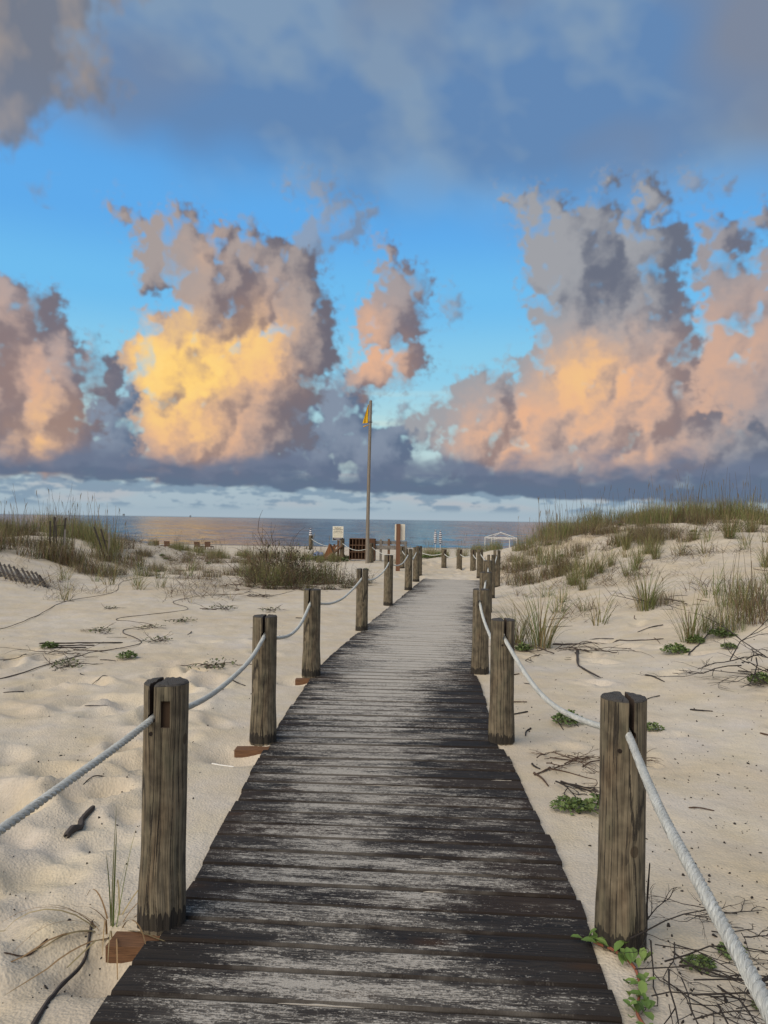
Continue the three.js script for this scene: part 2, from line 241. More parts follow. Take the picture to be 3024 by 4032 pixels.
function texture(w, h, fn, srgb = true, wrap = THREE.RepeatWrapping) {   // fn(x, y) gives linear colour [r, g, b] 0..1 or a height
  const d = new Uint8Array(w * h * 4), enc = (v) => { v = clamp(v); return srgb ? (v <= 0.0031308 ? v * 12.92 : 1.055 * Math.pow(v, 1 / 2.4) - 0.055) * 255 : v * 255; };
  for (let y = 0; y < h; y++) for (let x = 0; x < w; x++) { const c = fn(x, y), o = (y * w + x) * 4; if (typeof c === 'number') d[o] = d[o + 1] = d[o + 2] = enc(c); else { d[o] = enc(c[0]); d[o + 1] = enc(c[1]); d[o + 2] = enc(c[2]); } d[o + 3] = 255; }
  const t = new THREE.DataTexture(d, w, h); t.wrapS = t.wrapT = wrap; t.magFilter = THREE.LinearFilter; t.minFilter = THREE.LinearMipmapLinearFilter; t.generateMipmaps = true; if (srgb) t.colorSpace = THREE.SRGBColorSpace; t.needsUpdate = true; return t;
}
const std = (o) => new THREE.MeshStandardMaterial({ roughness: 0.9, ...o });

// ---------------------------------------------------------------- the lie of the land (metres; d is the distance seaward, x to the right)
const SEA = -2.2, WIDTH = 1.63;
const WALK = [[-1.0, -0.07, 0.05], [1.2, -0.07, 0.055], [2.4, -0.055, 0.06], [3.3, 0.02, 0.07], [4.4, 0.025, 0.045], [5.4, 0.03, 0.02], [6.4, 0.07, 0.03], [7.6, 0.135, 0.05], [8.4, 0.19, 0.11], [11, 0.55, 0.14], [14, 0.98, 0.14], [17.7, 1.5, 0.14], [20.6, 1.92, 0.14]];   // distance, middle of the walk, slant of the boards
function walkAt(d) { let i = 0; while (i < WALK.length - 2 && d > WALK[i + 1][0]) i++; const a = WALK[i], b = WALK[i + 1], t = (d - a[0]) / (b[0] - a[0]); return [mix(a[1], b[1], t), mix(a[2], b[2], t)]; }
const dimples = [];
{ const r = rng(5);
  const put = (x, d, s) => { const a = r() * 3.14; dimples.push([x, d, (0.1 + r() * 0.08) * s, (0.07 + r() * 0.05) * s, Math.cos(a), Math.sin(a), (0.018 + r() * 0.03) * s]); };
  for (let i = 0; i < 230; i++) { const d = 1.6 + r() * r() * 11; put(-1.15 - r() * (0.6 + d * 0.5), d, 0.8 + r() * 0.8); }
  for (let i = 0; i < 60; i++) { const d = 1.8 + r() * 9; put(1.3 + r() * (0.4 + d * 0.5), d, 0.6 + r() * 0.6); }
  for (let i = 0; i < 60; i++) put(0.4 + r() * 2.6, 20.8 + r() * 5, 0.8 + r() * 0.6);
  for (let k = 0; k < 14; k++) put(-1.25 - 0.22 * (k % 2) - k * 0.03, 2.2 + k * 0.42, 1.2); }
const DIM = new Map();
for (const p of dimples) for (let i = -1; i <= 1; i++) for (let j = -1; j <= 1; j++) { const k = (Math.floor(p[0] / 0.5) + i) + ',' + (Math.floor(p[1] / 0.5) + j); if (!DIM.has(k)) DIM.set(k, []); DIM.get(k).push(p); }
function land(x, d) {
  let h = 0;
  const beach = d < 30 ? 0 : d < 62 ? -1.72 * step(28, 62, d) : d < 96 ? mix(-1.72, -1.98, (d - 62) / 34) : -1.98 - (d - 96) * 0.022;
  h += beach;
  const wob = fbm(x * 0.09 + 3, d * 0.09 + 1, 3) * 3;
  const left = (0.12 + 0.68 * step(-5.8, -9.6, x + wob * 0.2) + 0.35 * step(-9, -15, x)) * step(8.5, 17.5, d) * step(35, 24, d) * step(-2.2, -4.6, x);
  const ramp = clamp((x - 2.3 + wob * 0.15) / 5.2), r2 = ramp * ramp * (3 - 2 * ramp) * 0.45 + ramp * 0.55;
  const right = 1.6 * r2 * step(8, 21, d + wob * 0.5) * step(38, 23, d) + 0.55 * step(1.7, 6.2, x) * step(2.2, 9, d) * step(21, 8, d);
  h += left + right;
  const dune = clamp(left + right) ;
  h += fbm(x * 0.35, d * 0.35 + 9, 4) * (0.03 + 0.16 * dune) * step(1.0, 2.2, Math.abs(x - walkAt(clamp(d, -1, 22))[0]) + (d > 24 ? 3 : 0));
  if (d > 20.3 && d < 30) h += 0.05 * step(20.2, 21.2, d) * step(30, 26, d);
  if (d > 20 && d < 34) h += 0.22 * step(24.4, 26.2, d) * step(34, 28, d) * step(0.2, 2.0, x) * step(5, 3, x);      // the bank behind the bend
  return h;
}
function fine(x, d) {                                       // hand-size relief: footprints, wind ripples
  let h = fbm(x * 1.7 + 4, d * 1.7, 3) * 0.022 + fbm(x * 7, d * 7 + 2, 2) * 0.006;
  const l = DIM.get(Math.floor(x / 0.5) + ',' + Math.floor(d / 0.5));
  if (l) for (const [px, pd, a, b, c, s, dep] of l) { const u = ((x - px) * c + (d - pd) * s) / a, v = (-(x - px) * s + (d - pd) * c) / b, q = u * u + v * v; if (q < 5) h += dep * (0.42 * Math.exp(-((Math.sqrt(q) - 1.35) ** 2) * 5) - Math.exp(-q * q * 0.9)); }
  return h;
}
// the two rows of rope posts: x, z, height above the boards
const rowL = [[-1.20, -0.4, 0.9], [-0.83, -2.98, 0.915], [-0.82, -5.38, 0.87], [-0.70, -7.66, 0.85], [-0.29, -10.82, 0.86], [0.10, -14.05, 0.91], [0.57, -17.2, 0.91], [0.84, -19.58, 0.87], [0.98, -21.1, 0.83], [0.59, -24.29, 0.70], [-0.42, -26.8, 0.72], [-1.55, -28.9, 0.78], [-2.95, -31.2, 0.92]];
const rowR = [[0.40, -0.25, 1.03], [0.905, -2.88, 0.905], [0.855, -5.46, 0.86], [1.01, -7.91, 0.855], [1.40, -10.5, 0.86], [1.79, -13.2, 0.88], [2.2, -15.7, 0.87], [2.66, -18.03, 0.88], [2.62, -20.86, 0.78], [2.62, -22.45, 0.70], [2.31, -23.38, 0.67], [1.94, -24.61, 0.62], [1.12, -25.3, 0.66]];
const PITS = [[-0.97, 2.72, 0.125], [-0.96, 5.10, 0.11], [-0.82, 7.44, 0.08]];      // hollows where the sleeper ends show
function ground(x, z) {
  const d = -z; let h = land(x, d);
  if (d < 32) h += fine(x, d);
  if (d < 20.9 && d > -2) {                                 // beside the walk the sand lies just under the boards
    const [c] = walkAt(d), e = Math.abs(x - c) - WIDTH / 2;
    h = mix(-0.022 + fbm(x * 2, d * 2, 2) * 0.008 , h, step(0.06, 0.75, e));
    if (e < 0.0) h = mix(-0.30, h, step(-0.16, -0.06, e));
    for (const row of [rowL, rowR]) for (const [px, pz] of row) { const q = (x - px) ** 2 + (z - pz) ** 2; if (q < 0.12 && e > -0.05) h += 0.022 * Math.exp(-q / 0.022); }      // sand drifted against the posts
    for (const [px, pd, dep] of PITS) { const q = ((x - px) / 0.17) ** 2 + ((d - pd) / 0.13) ** 2; if (q < 6) h -= dep * Math.exp(-q); }
    if (d > 20.2 && e < 0.05) h = mix(h, 0.012, step(20.25, 20.6, d + fbm(x * 2.2, 3, 2) * 0.35));
  }
  return h;
}

// ---------------------------------------------------------------- sand
const sandGrain = texture(1024, 1024, (x, y) => {
  const u = x / 1024, v = y / 1024, g = tfbm(u * 8, v * 8, 8, 4), f = tfbm(u * 180, v * 180, 180, 1), q = noise(u * 256, v * 256), b = tfbm(u * 40 + 3, v * 40, 40, 2);
  let k = 0.90 + g * 0.08 + f * 0.13 + q * 0.09 + b * 0.06;
  const sp = noise(u * 200 + 0.3, v * 200 + 0.7, 200, 200); if (sp > 0.56) k *= 0.62;                       // dark grains
  const warm = tfbm(u * 5 + 2, v * 5 + 7, 5, 3) * 0.5;
  return [k * (0.985 + warm * 0.05), k * 0.96, k * (0.90 - warm * 0.2)];
});
const sandBump = texture(1024, 1024, (x, y) => { const u = x / 1024, v = y / 1024; return 0.5 + tfbm(u * 24, v * 24, 24, 3) * 0.42 + tfbm(u * 150, v * 150, 150, 1) * 0.3 + noise(u * 256, v * 256) * 0.2; }, false);
const sandMat = std({ map: sandGrain, bumpMap: sandBump, bumpScale: 0.0065, roughness: 1, vertexColors: true });
{
  const line = (segs) => { const a = []; for (const [p, q, s0, s1] of segs) { let v = p; const n = []; while (v < q - 1e-6) { n.push(v); v += mix(s0, s1, clamp((v - p) / (q - p))); } a.push(...n); } a.push(segs[segs.length - 1][1]); return a; };
  const half = line([[0, 4.5, 0.04, 0.045], [4.5, 16, 0.06, 0.3], [16, 60, 0.4, 3], [60, 700, 6, 80]]);
  const xs = [...half.slice(1).reverse().map((v) => -v), ...half];
  const ds = line([[-260, -12, 60, 6], [-12, 1.4, 1.5, 0.1], [1.4, 7, 0.035, 0.045], [7, 22, 0.05, 0.16], [22, 36, 0.16, 0.5], [36, 170, 0.6, 4]]);
  const pos = [], uv = [], col = [], idx = [], n = xs.length;
  for (const d of ds) for (const x of xs) {
    const y = ground(x, -d); pos.push(x, y, -d); uv.push(x / 1.9 + fbm(x * 0.2, d * 0.2, 2) * 0.08, d / 1.9 + fbm(x * 0.2 + 9, d * 0.2, 2) * 0.08);
    const pale = clamp(0.5 + fbm(x * 0.55 + 11, d * 0.55, 4) * 0.9 + fbm(x * 2.6, d * 2.6, 3) * 0.5);       // pale dry sand and yellower shell sand
    const c = mix3([0.615, 0.53, 0.40], [0.66, 0.60, 0.50], pale), wet = step(97, 104, d);
    col.push(...mix3(c, [0.30, 0.25, 0.19], wet));
  }
  for (let j = 0; j < ds.length - 1; j++) for (let i = 0; i < n - 1; i++) { const a = j * n + i, b = a + n; idx.push(a, a + 1, b, b, a + 1, b + 1); }
  const g = new THREE.BufferGeometry(); g.setAttribute('position', new THREE.Float32BufferAttribute(pos, 3)); g.setAttribute('uv', new THREE.Float32BufferAttribute(uv, 2)); g.setAttribute('color', new THREE.Float32BufferAttribute(col, 3)); g.setIndex(idx); g.computeVertexNormals();
  const m = part('sand_ground', g, sandMat, scene); m.userData.kind = 'structure'; m.userData.label = 'pale beige dune and beach sand marked with footprints';
}

// ---------------------------------------------------------------- sea
{
  const N = 1024, hd = new Float32Array(N * N * 4);          // wave heights over a 160 m tile
  for (let y = 0; y < N; y++) for (let x = 0; x < N; x++) { const u = x / N, v = y / N, w = noise(u * 4, v * 4, 4, 4) * 0.25; const h = 0.5 + 0.16 * noise(u * 4, v * 6 + w, 4, 6) + 0.13 * noise(u * 7 + 3, v * 13 + w, 7, 13) + 0.085 * noise(u * 15, v * 27 + w, 15, 27) + 0.05 * noise(u * 34, v * 56, 34, 56) + 0.026 * noise(u * 80, v * 120, 80, 120) + 0.012 * noise(u * 190, v * 240, 190, 240); const o = (y * N + x) * 4; hd[o] = hd[o + 1] = hd[o + 2] = h; hd[o + 3] = 1; }
  const waves = new THREE.DataTexture(hd, N, N, THREE.RGBAFormat, THREE.FloatType); waves.wrapS = waves.wrapT = THREE.RepeatWrapping; waves.magFilter = THREE.LinearFilter; waves.needsUpdate = true;
  const xs = [], ds = []; for (let x = -560; x <= 560; x += 2.6) xs.push(x); xs.unshift(-45000, -9000, -1600); xs.push(1600, 9000, 45000);
  { let d = 84; while (d < 1500) { ds.push(d); d += 0.9 + (d - 84) * 0.012; } ds.push(2200, 5000, 12000, 48000); }
  const pos = [], uv = [], idx = [], n = xs.length;
  const swell = (x, d) => { const w = noise(x * 0.012, d * 0.02) * 1.5; return (noise(x * 0.028, d * 0.055 + w) * 0.42 + noise(x * 0.06 + 9, d * 0.12 + w) * 0.26) * step(1400, 500, d) + (noise(x * 0.13, d * 0.27 + w) * 0.13 + noise(x * 0.2 + 4, d * 0.6) * 0.06) * step(420, 160, d); };
  for (const d of ds) for (const x of xs) { pos.push(x, SEA + (Math.abs(x) < 561 ? swell(x, d) * step(88, 118, d) * 1.5 : 0), -d); uv.push(x / 160, d / 160); }
  for (let j = 0; j < ds.length - 1; j++) for (let i = 0; i < n - 1; i++) { const a = j * n + i, b = a + n; idx.push(a, a + 1, b, b, a + 1, b + 1); }
  const g = new THREE.BufferGeometry(); g.setAttribute('position', new THREE.Float32BufferAttribute(pos, 3)); g.setAttribute('uv', new THREE.Float32BufferAttribute(uv, 2)); g.setIndex(idx); g.computeVertexNormals();
  const m = part('sea', g, new THREE.MeshPhysicalMaterial({ color: new THREE.Color().setRGB(0.03, 0.07, 0.10), roughness: 0.14, ior: 1.33, bumpMap: waves, bumpScale: 2.2 }), scene); m.userData.kind = 'structure'; m.userData.label = 'calm blue-grey sea with small ripples';
}

// ---------------------------------------------------------------- boardwalk
const KEEP_CLEAR = [[-0.83, 2.98], [-0.82, 5.38], [-0.70, 7.66], [-0.29, 10.82], [0.905, 2.88], [0.855, 5.46], [1.01, 7.91]];   // posts that the board ends are cut back to
const boards = [];
{ const r = rng(77); let d = 0.9; while (d < 20.35) { const w = 0.134 + r() * 0.022; boards.push([d, w]); d += w + 0.011 + r() * 0.007; } }
function boardMaps(d0, d1, w, h) {                           // one picture of the boards between two distances: grain, wet dark wood, blown sand
  const wood = new Float32Array(w * h * 3), hgt = new Float32Array(w * h), rough = new Float32Array(w * h), px = WIDTH / w, py = (d1 - d0) / h;
  let b = 0;
  for (let y = 0; y < h; y++) {
    const d = d0 + (y + 0.5) * py; while (b < boards.length - 1 && d > boards[b + 1][0]) b++;
    const [bd, bw] = boards[b], t = (d - bd) / bw, rr = rng(b * 7 + 1), tone = rr(), brown = rr(), o1 = rr() * 90, o2 = rr() * 90, knotX = rr() * 1.6, knotT = 0.2 + rr() * 0.6, hasKnot = rr() < 0.4, dusty = rr();
    for (let x = 0; x < w; x++) {
      const X = (x + 0.5) * px, u = X / WIDTH, k = y * w + x;
      let kn = 0, gy = t * 9 + fbm(X * 1.1 + o1, t * 1.2 + o2, 2) * 3.2;
      if (hasKnot) { const q = Math.hypot((X - knotX) * 9, (t - knotT) * bw * 26); kn = Math.exp(-q * q * 2.2); gy += Math.exp(-q * q * 0.25) * 4 * Math.sign(t - knotT + 1e-3); }
      const ring = noise(X * 1.5 + o2, gy * 2.1 + o1), line = noise(X * 7 + o1, t * bw * 420 + o2), streak = noise(X * 3.2 + o1, t * bw * 150 + o1);
      const groove = clamp(0.5 + ring * 0.55 + line * 0.5);                              // 0 deep grain line .. 1 proud
      let c = mix3([0.010, 0.0095, 0.0095], [0.050, 0.041, 0.033], clamp(0.35 + ring * 0.5 + streak * 0.5 + (tone - 0.5) * 0.5));
      c = mix3(c, [0.062, 0.034, 0.016], clamp((brown - 0.5) * 0.9 + fbm(X * 1.3 + o1, d * 3, 2) * 0.5) * 0.6);
      if (kn > 0.1) c = mix3(c, [0.05, 0.026, 0.012], kn * 0.8);
      // blown sand: thick along the middle, thinner to the seaward-right of the near boards, nearly closed farther on
      const mid = 0.43 + 0.05 * Math.sin(d * 0.8) + (d > 8 ? 0.07 : 0), wide = mix(0.36, 0.46, step(4.5, 12, d)), amt = mix(0.43, 0.95, step(2.6, 11, d)), own = (dusty - 0.5) * 0.22 * step(12, 5, d);
      const lay = own + fbm(X * 1.6 + 5, d * 2.2, 3) * 0.34 + fbm(X * 2.6 + 9, d * 15 + 3, 4, 0.6) * 0.50;
      const edge = step(0, 0.05, u) * step(1, 0.95, u);
      const cover = amt * Math.exp(-(((u - mid) / wide) ** 2)) * 0.95 + lay * 0.75 - 0.12 + (1 - edge) * -0.1;
      const grain = 0.5 + noise(X * 48, d * 170) * 0.8 + noise(X * 150 + 3, d * 330) * 0.65 + noise(X * 13, d * 90 + 8) * 0.6;
      let s = step(-0.02, 0.30, cover * 0.95 - grain * 0.56 + (1 - groove) * 0.36 - 0.06);
      if (line < -0.24 && cover > 0.08) s = Math.max(s, 0.85 * step(0.08, 0.3, cover + noise(X * 9, d * 30) * 0.3));                     // sand held in the open grain
      const lip = Math.min(t, 1 - t) * bw;
      const held = cover > 0.42 + noise(X * 2.1, b * 3.3) * 0.6; if (lip < 0.013 && lip > 0.009 && held) s = Math.max(s, 0.7); else if (lip < 0.009) { s *= mix(0.15, 0.6, step(4.5, 12, d)); c = mix3(c, [0.016, 0.010, 0.006], 0.75); }
      s = Math.max(s, 0.24 * step(-0.05, 0.5, cover + noise(X * 14, d * 40) * 0.25));
      if (noise(X * 60 + 2, d * 60) > 0.58 && cover > -0.05) s = Math.max(s, 0.7);                           // stray crumbs
      const sc = mix3([0.38, 0.35, 0.295], [0.62, 0.575, 0.49], clamp(0.5 + noise(X * 210, d * 210) * 0.9));
      c = mix3(c, sc, s * mix(0.80, 0.97, step(4, 10, d)));
      wood[k * 3] = c[0]; wood[k * 3 + 1] = c[1]; wood[k * 3 + 2] = c[2];
      hgt[k] = 0.25 + groove * 0.35 + s * 0.3 + noise(X * 200, d * 200) * 0.08 * s; rough[k] = mix(0.66 + 0.2 * groove, 0.98, s);
    }
  }
  const at3 = (x, y) => { const k = (y * w + x) * 3; return [wood[k], wood[k + 1], wood[k + 2]]; };
  return new THREE.MeshPhysicalMaterial({ specularIntensity: 0.55, map: texture(w, h, at3, true, THREE.ClampToEdgeWrapping), bumpMap: texture(w, h, (x, y) => hgt[y * w + x], false, THREE.ClampToEdgeWrapping), bumpScale: 0.005, roughnessMap: texture(w, h, (x, y) => rough[y * w + x], false, THREE.ClampToEdgeWrapping), roughness: 1 });
}
{
  const walk = new THREE.Group(); walk.name = 'boardwalk'; walk.userData = { kind: 'structure', label: 'dark weathered boardwalk of cross planks dusted with pale sand' }; scene.add(walk);
  const SPLIT = boards.findIndex((b) => b[0] > 5.6), cut = boards[SPLIT][0], end = boards[boards.length - 1][0] + 0.2;
  const near = boardMaps(0.9, cut, 1024, 2048), far = boardMaps(cut, end, 640, 2048);
  const r = rng(31), sand = [];
  boards.forEach(([d, w], i) => {
    const lift = (r() - 0.5) * 0.006, tilt = (r() - 0.5) * 0.006, ex = [(r() - 0.5) * 0.022, (r() - 0.5) * 0.022];
    for (const [px, pd] of KEEP_CLEAR) { const [c, sl] = walkAt(d + w / 2), side = px < c ? 0 : 1, e = c + (side - 0.5) * WIDTH, de = pd + (side - 0.5) * WIDTH * sl; if (Math.abs(d + w / 2 - de) < 0.09 + w / 2) { if (!side) ex[0] = Math.max(ex[0], px + 0.094 - e); else ex[1] = Math.min(ex[1], px - 0.094 - e); } }
    const P = (u, dd) => { const [c, sl] = walkAt(d + w / 2); const x = (u - 0.5) * WIDTH; return [c + x + (u < 0.5 ? ex[0] : ex[1]) * (u === 0 || u === 1 ? 1 : 0) + (walkAt(dd)[0] - walkAt(d + w / 2)[0]), -(dd - x * sl)]; };
    const prof = [[0.004, -0.040], [0, -0.034], [0, -0.010], [0.006, 0], [w - 0.006, 0], [w, -0.010], [w, -0.034], [w - 0.004, -0.040]];
    const pos = [], uv = [], idx = [], d0 = i < SPLIT ? 0.9 : cut, d1 = i < SPLIT ? cut : end;
    const us = [0, 0.02, 0.5, 0.98, 1];
    for (const u of us) for (const [t, y] of prof) { const [x, z] = P(u, d + t); pos.push(x, y + lift + tilt * (u - 0.5) - (u === 0 || u === 1 ? 0.002 : 0), z); uv.push(u, (d + t - d0) / (d1 - d0)); }
    for (let a = 0; a < us.length - 1; a++) for (let k = 0; k < 8; k++) { const p = a * 8 + k, q = a * 8 + (k + 1) % 8; idx.push(p, p + 8, q, q, p + 8, q + 8); }
    for (let k = 1; k < 7; k++) { idx.push(0, k, k + 1); const e = (us.length - 1) * 8; idx.push(e, e + k + 1, e + k); }
    let g = new THREE.BufferGeometry(); g.setAttribute('position', new THREE.Float32BufferAttribute(pos, 3)); g.setAttribute('uv', new THREE.Float32BufferAttribute(uv, 2)); g.setIndex(idx); g = g.toNonIndexed(); g.computeVertexNormals();
    const m = part('plank', g, i < SPLIT ? near : far, walk); if (i) m.name = 'plank_' + String(i).padStart(3, '0');
    // sand trapped in the joint in front of this board
    if (i && r() < 0.96) { let a = 0.12 + r() * 0.28; const far01 = step(3, 10, d); while (a < 0.95) { const len = 0.05 + r() * r() * (0.4 + far01 * 0.5); if (r() < 0.5 + far01 * 0.35 - Math.abs(a - 0.42) * 0.6) { const pts = []; for (let k = 0; k <= 9; k++) { const u = Math.min(0.97, a + len * k / 9), [x, z] = P(u, d - 0.004); pts.push([x, -0.011 + 0.003 * noise(u * 30, i * 1.7), z]); } const rr = 0.002 + r() * 0.003; sand.push(sweep(pts, (t) => rr * Math.pow(Math.sin(Math.PI * clamp(t, 0.02, 0.98)), 0.7) * (1 + 0.35 * noise(t * 7, i)), 5)); } a += len + r() * 0.2; } }
  });
  const s = part('blown_sand', sand, std({ color: new THREE.Color().setRGB(0.50, 0.46, 0.385), roughness: 1 }), walk); s.userData.kind = 'stuff';
  const bearer = (u) => { const pts = []; for (let d = 0.9; d <= 20.3; d += 0.6) { const [c, sl] = walkAt(d), x = (u - 0.5) * WIDTH; pts.push([c + x, -0.085, -(d - x * sl)]); } return sweep(pts, 0.04, 4); };
  for (const u of [0.12, 0.5, 0.88]) part('bearer', bearer(u), std({ color: new THREE.Color().setRGB(0.05, 0.035, 0.025) }), walk);
}

// ---------------------------------------------------------------- rope posts
const postSide = texture(512, 1024, (x, y) => {
  const u = x / 512, v = y / 1024, wob = noise(u * 6, v * 3, 6, 3) * 0.03;
  const kn = [[0.30, 0.34], [0.74, 0.66]].reduce((m, [a, b]) => { const q = Math.hypot((u - a) * 26, (v - b) * 40); return Math.max(m, Math.exp(-q * q * 0.5)); }, 0);
  const U = u + wob + kn * 0.02;
  const streak = noise(U * 48, v * 2, 48, 2), fib = noise(U * 190, v * 6, 190, 6), broad = noise(u * 5, v * 2, 5, 2), blot = tfbm(u * 8 + 1, v * 6, 8, 3);
  let c = mix3([0.062, 0.050, 0.032], [0.235, 0.194, 0.126], clamp(0.48 + streak * 0.45 + fib * 0.55 + broad * 0.5 + tfbm(u * 12 + 4, v * 16, 12, 4) * 0.55));
  c = mix3(c, [0.135, 0.135, 0.085], clamp(blot * 1.2) * 0.5);                                  // grey-green weathering
  c = mix3(c, [0.20, 0.115, 0.055], clamp(noise(u * 7 + 3, v * 4 + 1, 7, 4) * 1.3 - 0.15) * 0.4);
  const crack = Math.abs(noise(U * 11, v * 1.0 + 4, 11, 1) + fib * 0.05);
  if (crack < 0.018) c = mix3(c, [0.02, 0.016, 0.012], 0.85); else if (streak < -0.34 && noise(u * 9, v * 7, 9, 7) > 0.05) c = mix3(c, [0.035, 0.028, 0.02], 0.7);
  if (kn > 0.72) c = mix3(c, [0.06, 0.04, 0.022], 0.75); else if (kn > 0.3) c = mix3(c, [0.19, 0.155, 0.10], 0.35);
  const rot = 0.045 + 0.05 * Math.abs(noise(u * 22, 3.5, 22, 8)) + 0.02 * noise(u * 70, 1.2, 70, 8);   // wet rotten foot with a ragged edge
  if (v < rot) c = mix3(c, [0.018, 0.015, 0.012], 0.85);
  return c;
});
const postSideBump = texture(512, 1024, (x, y) => { const u = x / 512, v = y / 1024, U = u + noise(u * 6, v * 3, 6, 3) * 0.03, s = noise(U * 48, v * 2, 48, 2), f = noise(U * 190, v * 6, 190, 6), cr = Math.abs(noise(U * 11, v + 4, 11, 1) + f * 0.05); return clamp(0.55 + s * 0.4 + f * 0.4) * (cr < 0.014 ? 0.1 : 1); }, false);
const postEnd = texture(256, 256, (x, y) => { const u = x / 256 - 0.5, v = y / 256 - 0.5, a = Math.atan2(v, u), r = Math.hypot(u, v) + noise(u * 6 + 9, v * 6 + 9) * 0.02, ring = 0.5 + 0.5 * Math.sin(r * 150), ray = noise(a * 9 + 40, r * 2); const k = clamp(0.45 + (ring - 0.5) * 0.5 + noise(u * 60 + 90, v * 60 + 90) * 0.6); let c = mix3([0.022, 0.02, 0.018], [0.105, 0.096, 0.083], k); if (ray > 0.3) c = [0.02, 0.018, 0.015]; return c; });
const M_SIDE = std({ map: postSide, bumpMap: postSideBump, bumpScale: 0.006, roughness: 0.92 }), M_END = std({ map: postEnd, roughness: 0.95 }), M_CUT = std({ color: new THREE.Color().setRGB(0.06, 0.036, 0.02), roughness: 0.95 });
const evaluator = new Evaluator(); evaluator.useGroups = true; evaluator.attributes = ['position', 'normal', 'uv'];
function postBody(seed, h, r, slot, depth, holeY, near, notch) {      // y = 0 at the sand; reaches 0.3 m into it
  const R = rng(seed), nr = near ? 56 : 22, nh = near ? 26 : 8, o = R() * 50, grooves = Array.from({ length: 4 }, () => [R() * 6.28, 0.004 + R() * 0.006, R() * 0.5]);
  const pos = [], uv = [], idx = [], uo = R(), H = h + 0.3;
  const rad = (a, y) => { let q = r * (1 + 0.035 * noise(Math.cos(a) * 1.3 + o, Math.sin(a) * 1.3 + y * 0.8) + 0.05 * step(0.25, 0, y)) + 0.002 * noise(a * 5 + o, y * 3); if (near) for (const [ga, gd, gy] of grooves) { const t = Math.atan2(Math.sin(a - ga - 0.06 * Math.sin(y * 5 + o)), Math.cos(a - ga - 0.06 * Math.sin(y * 5 + o))); q -= gd * Math.exp(-(t * 14) * (t * 14)) * step(gy - 0.1, gy + 0.3, y); } if (near && y < 0.3) q += 0.006 * step(0.3, 0.12, y) * (noise(a * 2.4 + o, 2) > 0 ? 1 : 0); return q; };
  for (let j = 0; j <= nh; j++) for (let i = 0; i <= nr; i++) { const y = j === nh ? h - 0.006 : -0.3 + (H - 0.006) * j / nh, a = i === nr ? 0 : i / nr * Math.PI * 2, q = rad(a, y); pos.push(Math.sin(a) * q, y, Math.cos(a) * q); uv.push(i / nr + uo, y / 1.06); }
  for (let j = 0; j < nh; j++) for (let i = 0; i < nr; i++) { const a = j * (nr + 1) + i, b = a + nr + 1; idx.push(a, a + 1, b, b, a + 1, b + 1); }
  const g1 = idx.length, rings = [0.94, 0.72, 0.46, 0.22], base = pos.length / 3;                          // worn, slightly domed end grain
  const rim = nh * (nr + 1);
  rings.forEach((f, k) => { for (let i = 0; i <= nr; i++) { const a = i === nr ? 0 : i / nr * Math.PI * 2, q = rad(a, h) * f, x = Math.sin(a) * q, z = Math.cos(a) * q; pos.push(x, h + (k ? 0.002 : 0) + 0.007 * noise(x * 45 + o, z * 45) + 0.003 * noise(x * 140 + o, z * 140), z); uv.push(0.5 + x / r * 0.45, 0.5 + z / r * 0.45); } });
  for (let k = 0; k < rings.length; k++) for (let i = 0; i < nr; i++) { const a = (k ? base + (k - 1) * (nr + 1) : rim) + i, b = base + k * (nr + 1) + i; idx.push(a, a + 1, b, b, a + 1, b + 1); }
  const c = pos.length / 3; pos.push(0, h + 0.003, 0); uv.push(0.5, 0.5); for (let i = 0; i < nr; i++) { const a = base + (rings.length - 1) * (nr + 1) + i; idx.push(a, a + 1, c); }
  const g2 = idx.length, c2 = pos.length / 3; pos.push(0, -0.3, 0); uv.push(0.5, 0.5); for (let i = 0; i < nr; i++) idx.push(i + 1, i, c2);
  const g = new THREE.BufferGeometry(); g.setAttribute('position', new THREE.Float32BufferAttribute(pos, 3)); g.setAttribute('uv', new THREE.Float32BufferAttribute(uv, 2)); g.setIndex(idx); g.computeVertexNormals();
  { const n = g.attributes.normal; for (let j = 0; j <= nh; j++) { const a = j * (nr + 1), b = a + nr; for (let m = 0; m < 3; m++) { const s = (n.array[a * 3 + m] + n.array[b * 3 + m]) / 2; n.array[a * 3 + m] = n.array[b * 3 + m] = s; } } }
  g.addGroup(0, g1, 0); g.addGroup(g1, g2 - g1, 1); g.addGroup(g2, idx.length - g2, 0);
  let body = new Brush(g, [M_SIDE, M_END]);
  const cut = (geo) => { const b = new Brush(geo, M_CUT); b.updateMatrixWorld(); body.updateMatrixWorld(); body = evaluator.evaluate(body, b, SUBTRACTION); };
  cut(box(near ? 0.020 : 0.03, depth + 0.04, 0.5, slot, h - depth / 2 + 0.02, 0));
  { const q = new THREE.CylinderGeometry(0.018, 0.018, 0.5, 12); q.rotateX(Math.PI / 2); q.translate(slot, holeY, 0); cut(q); }
  if (notch) cut(box(0.034, 0.10, 0.05, notch, h - 0.11, r - 0.002));
  return body;
}
const ORD = ['first', 'second', 'third', 'fourth', 'fifth', 'sixth', 'seventh', 'eighth', 'ninth', 'tenth'];
const POSTS = [];
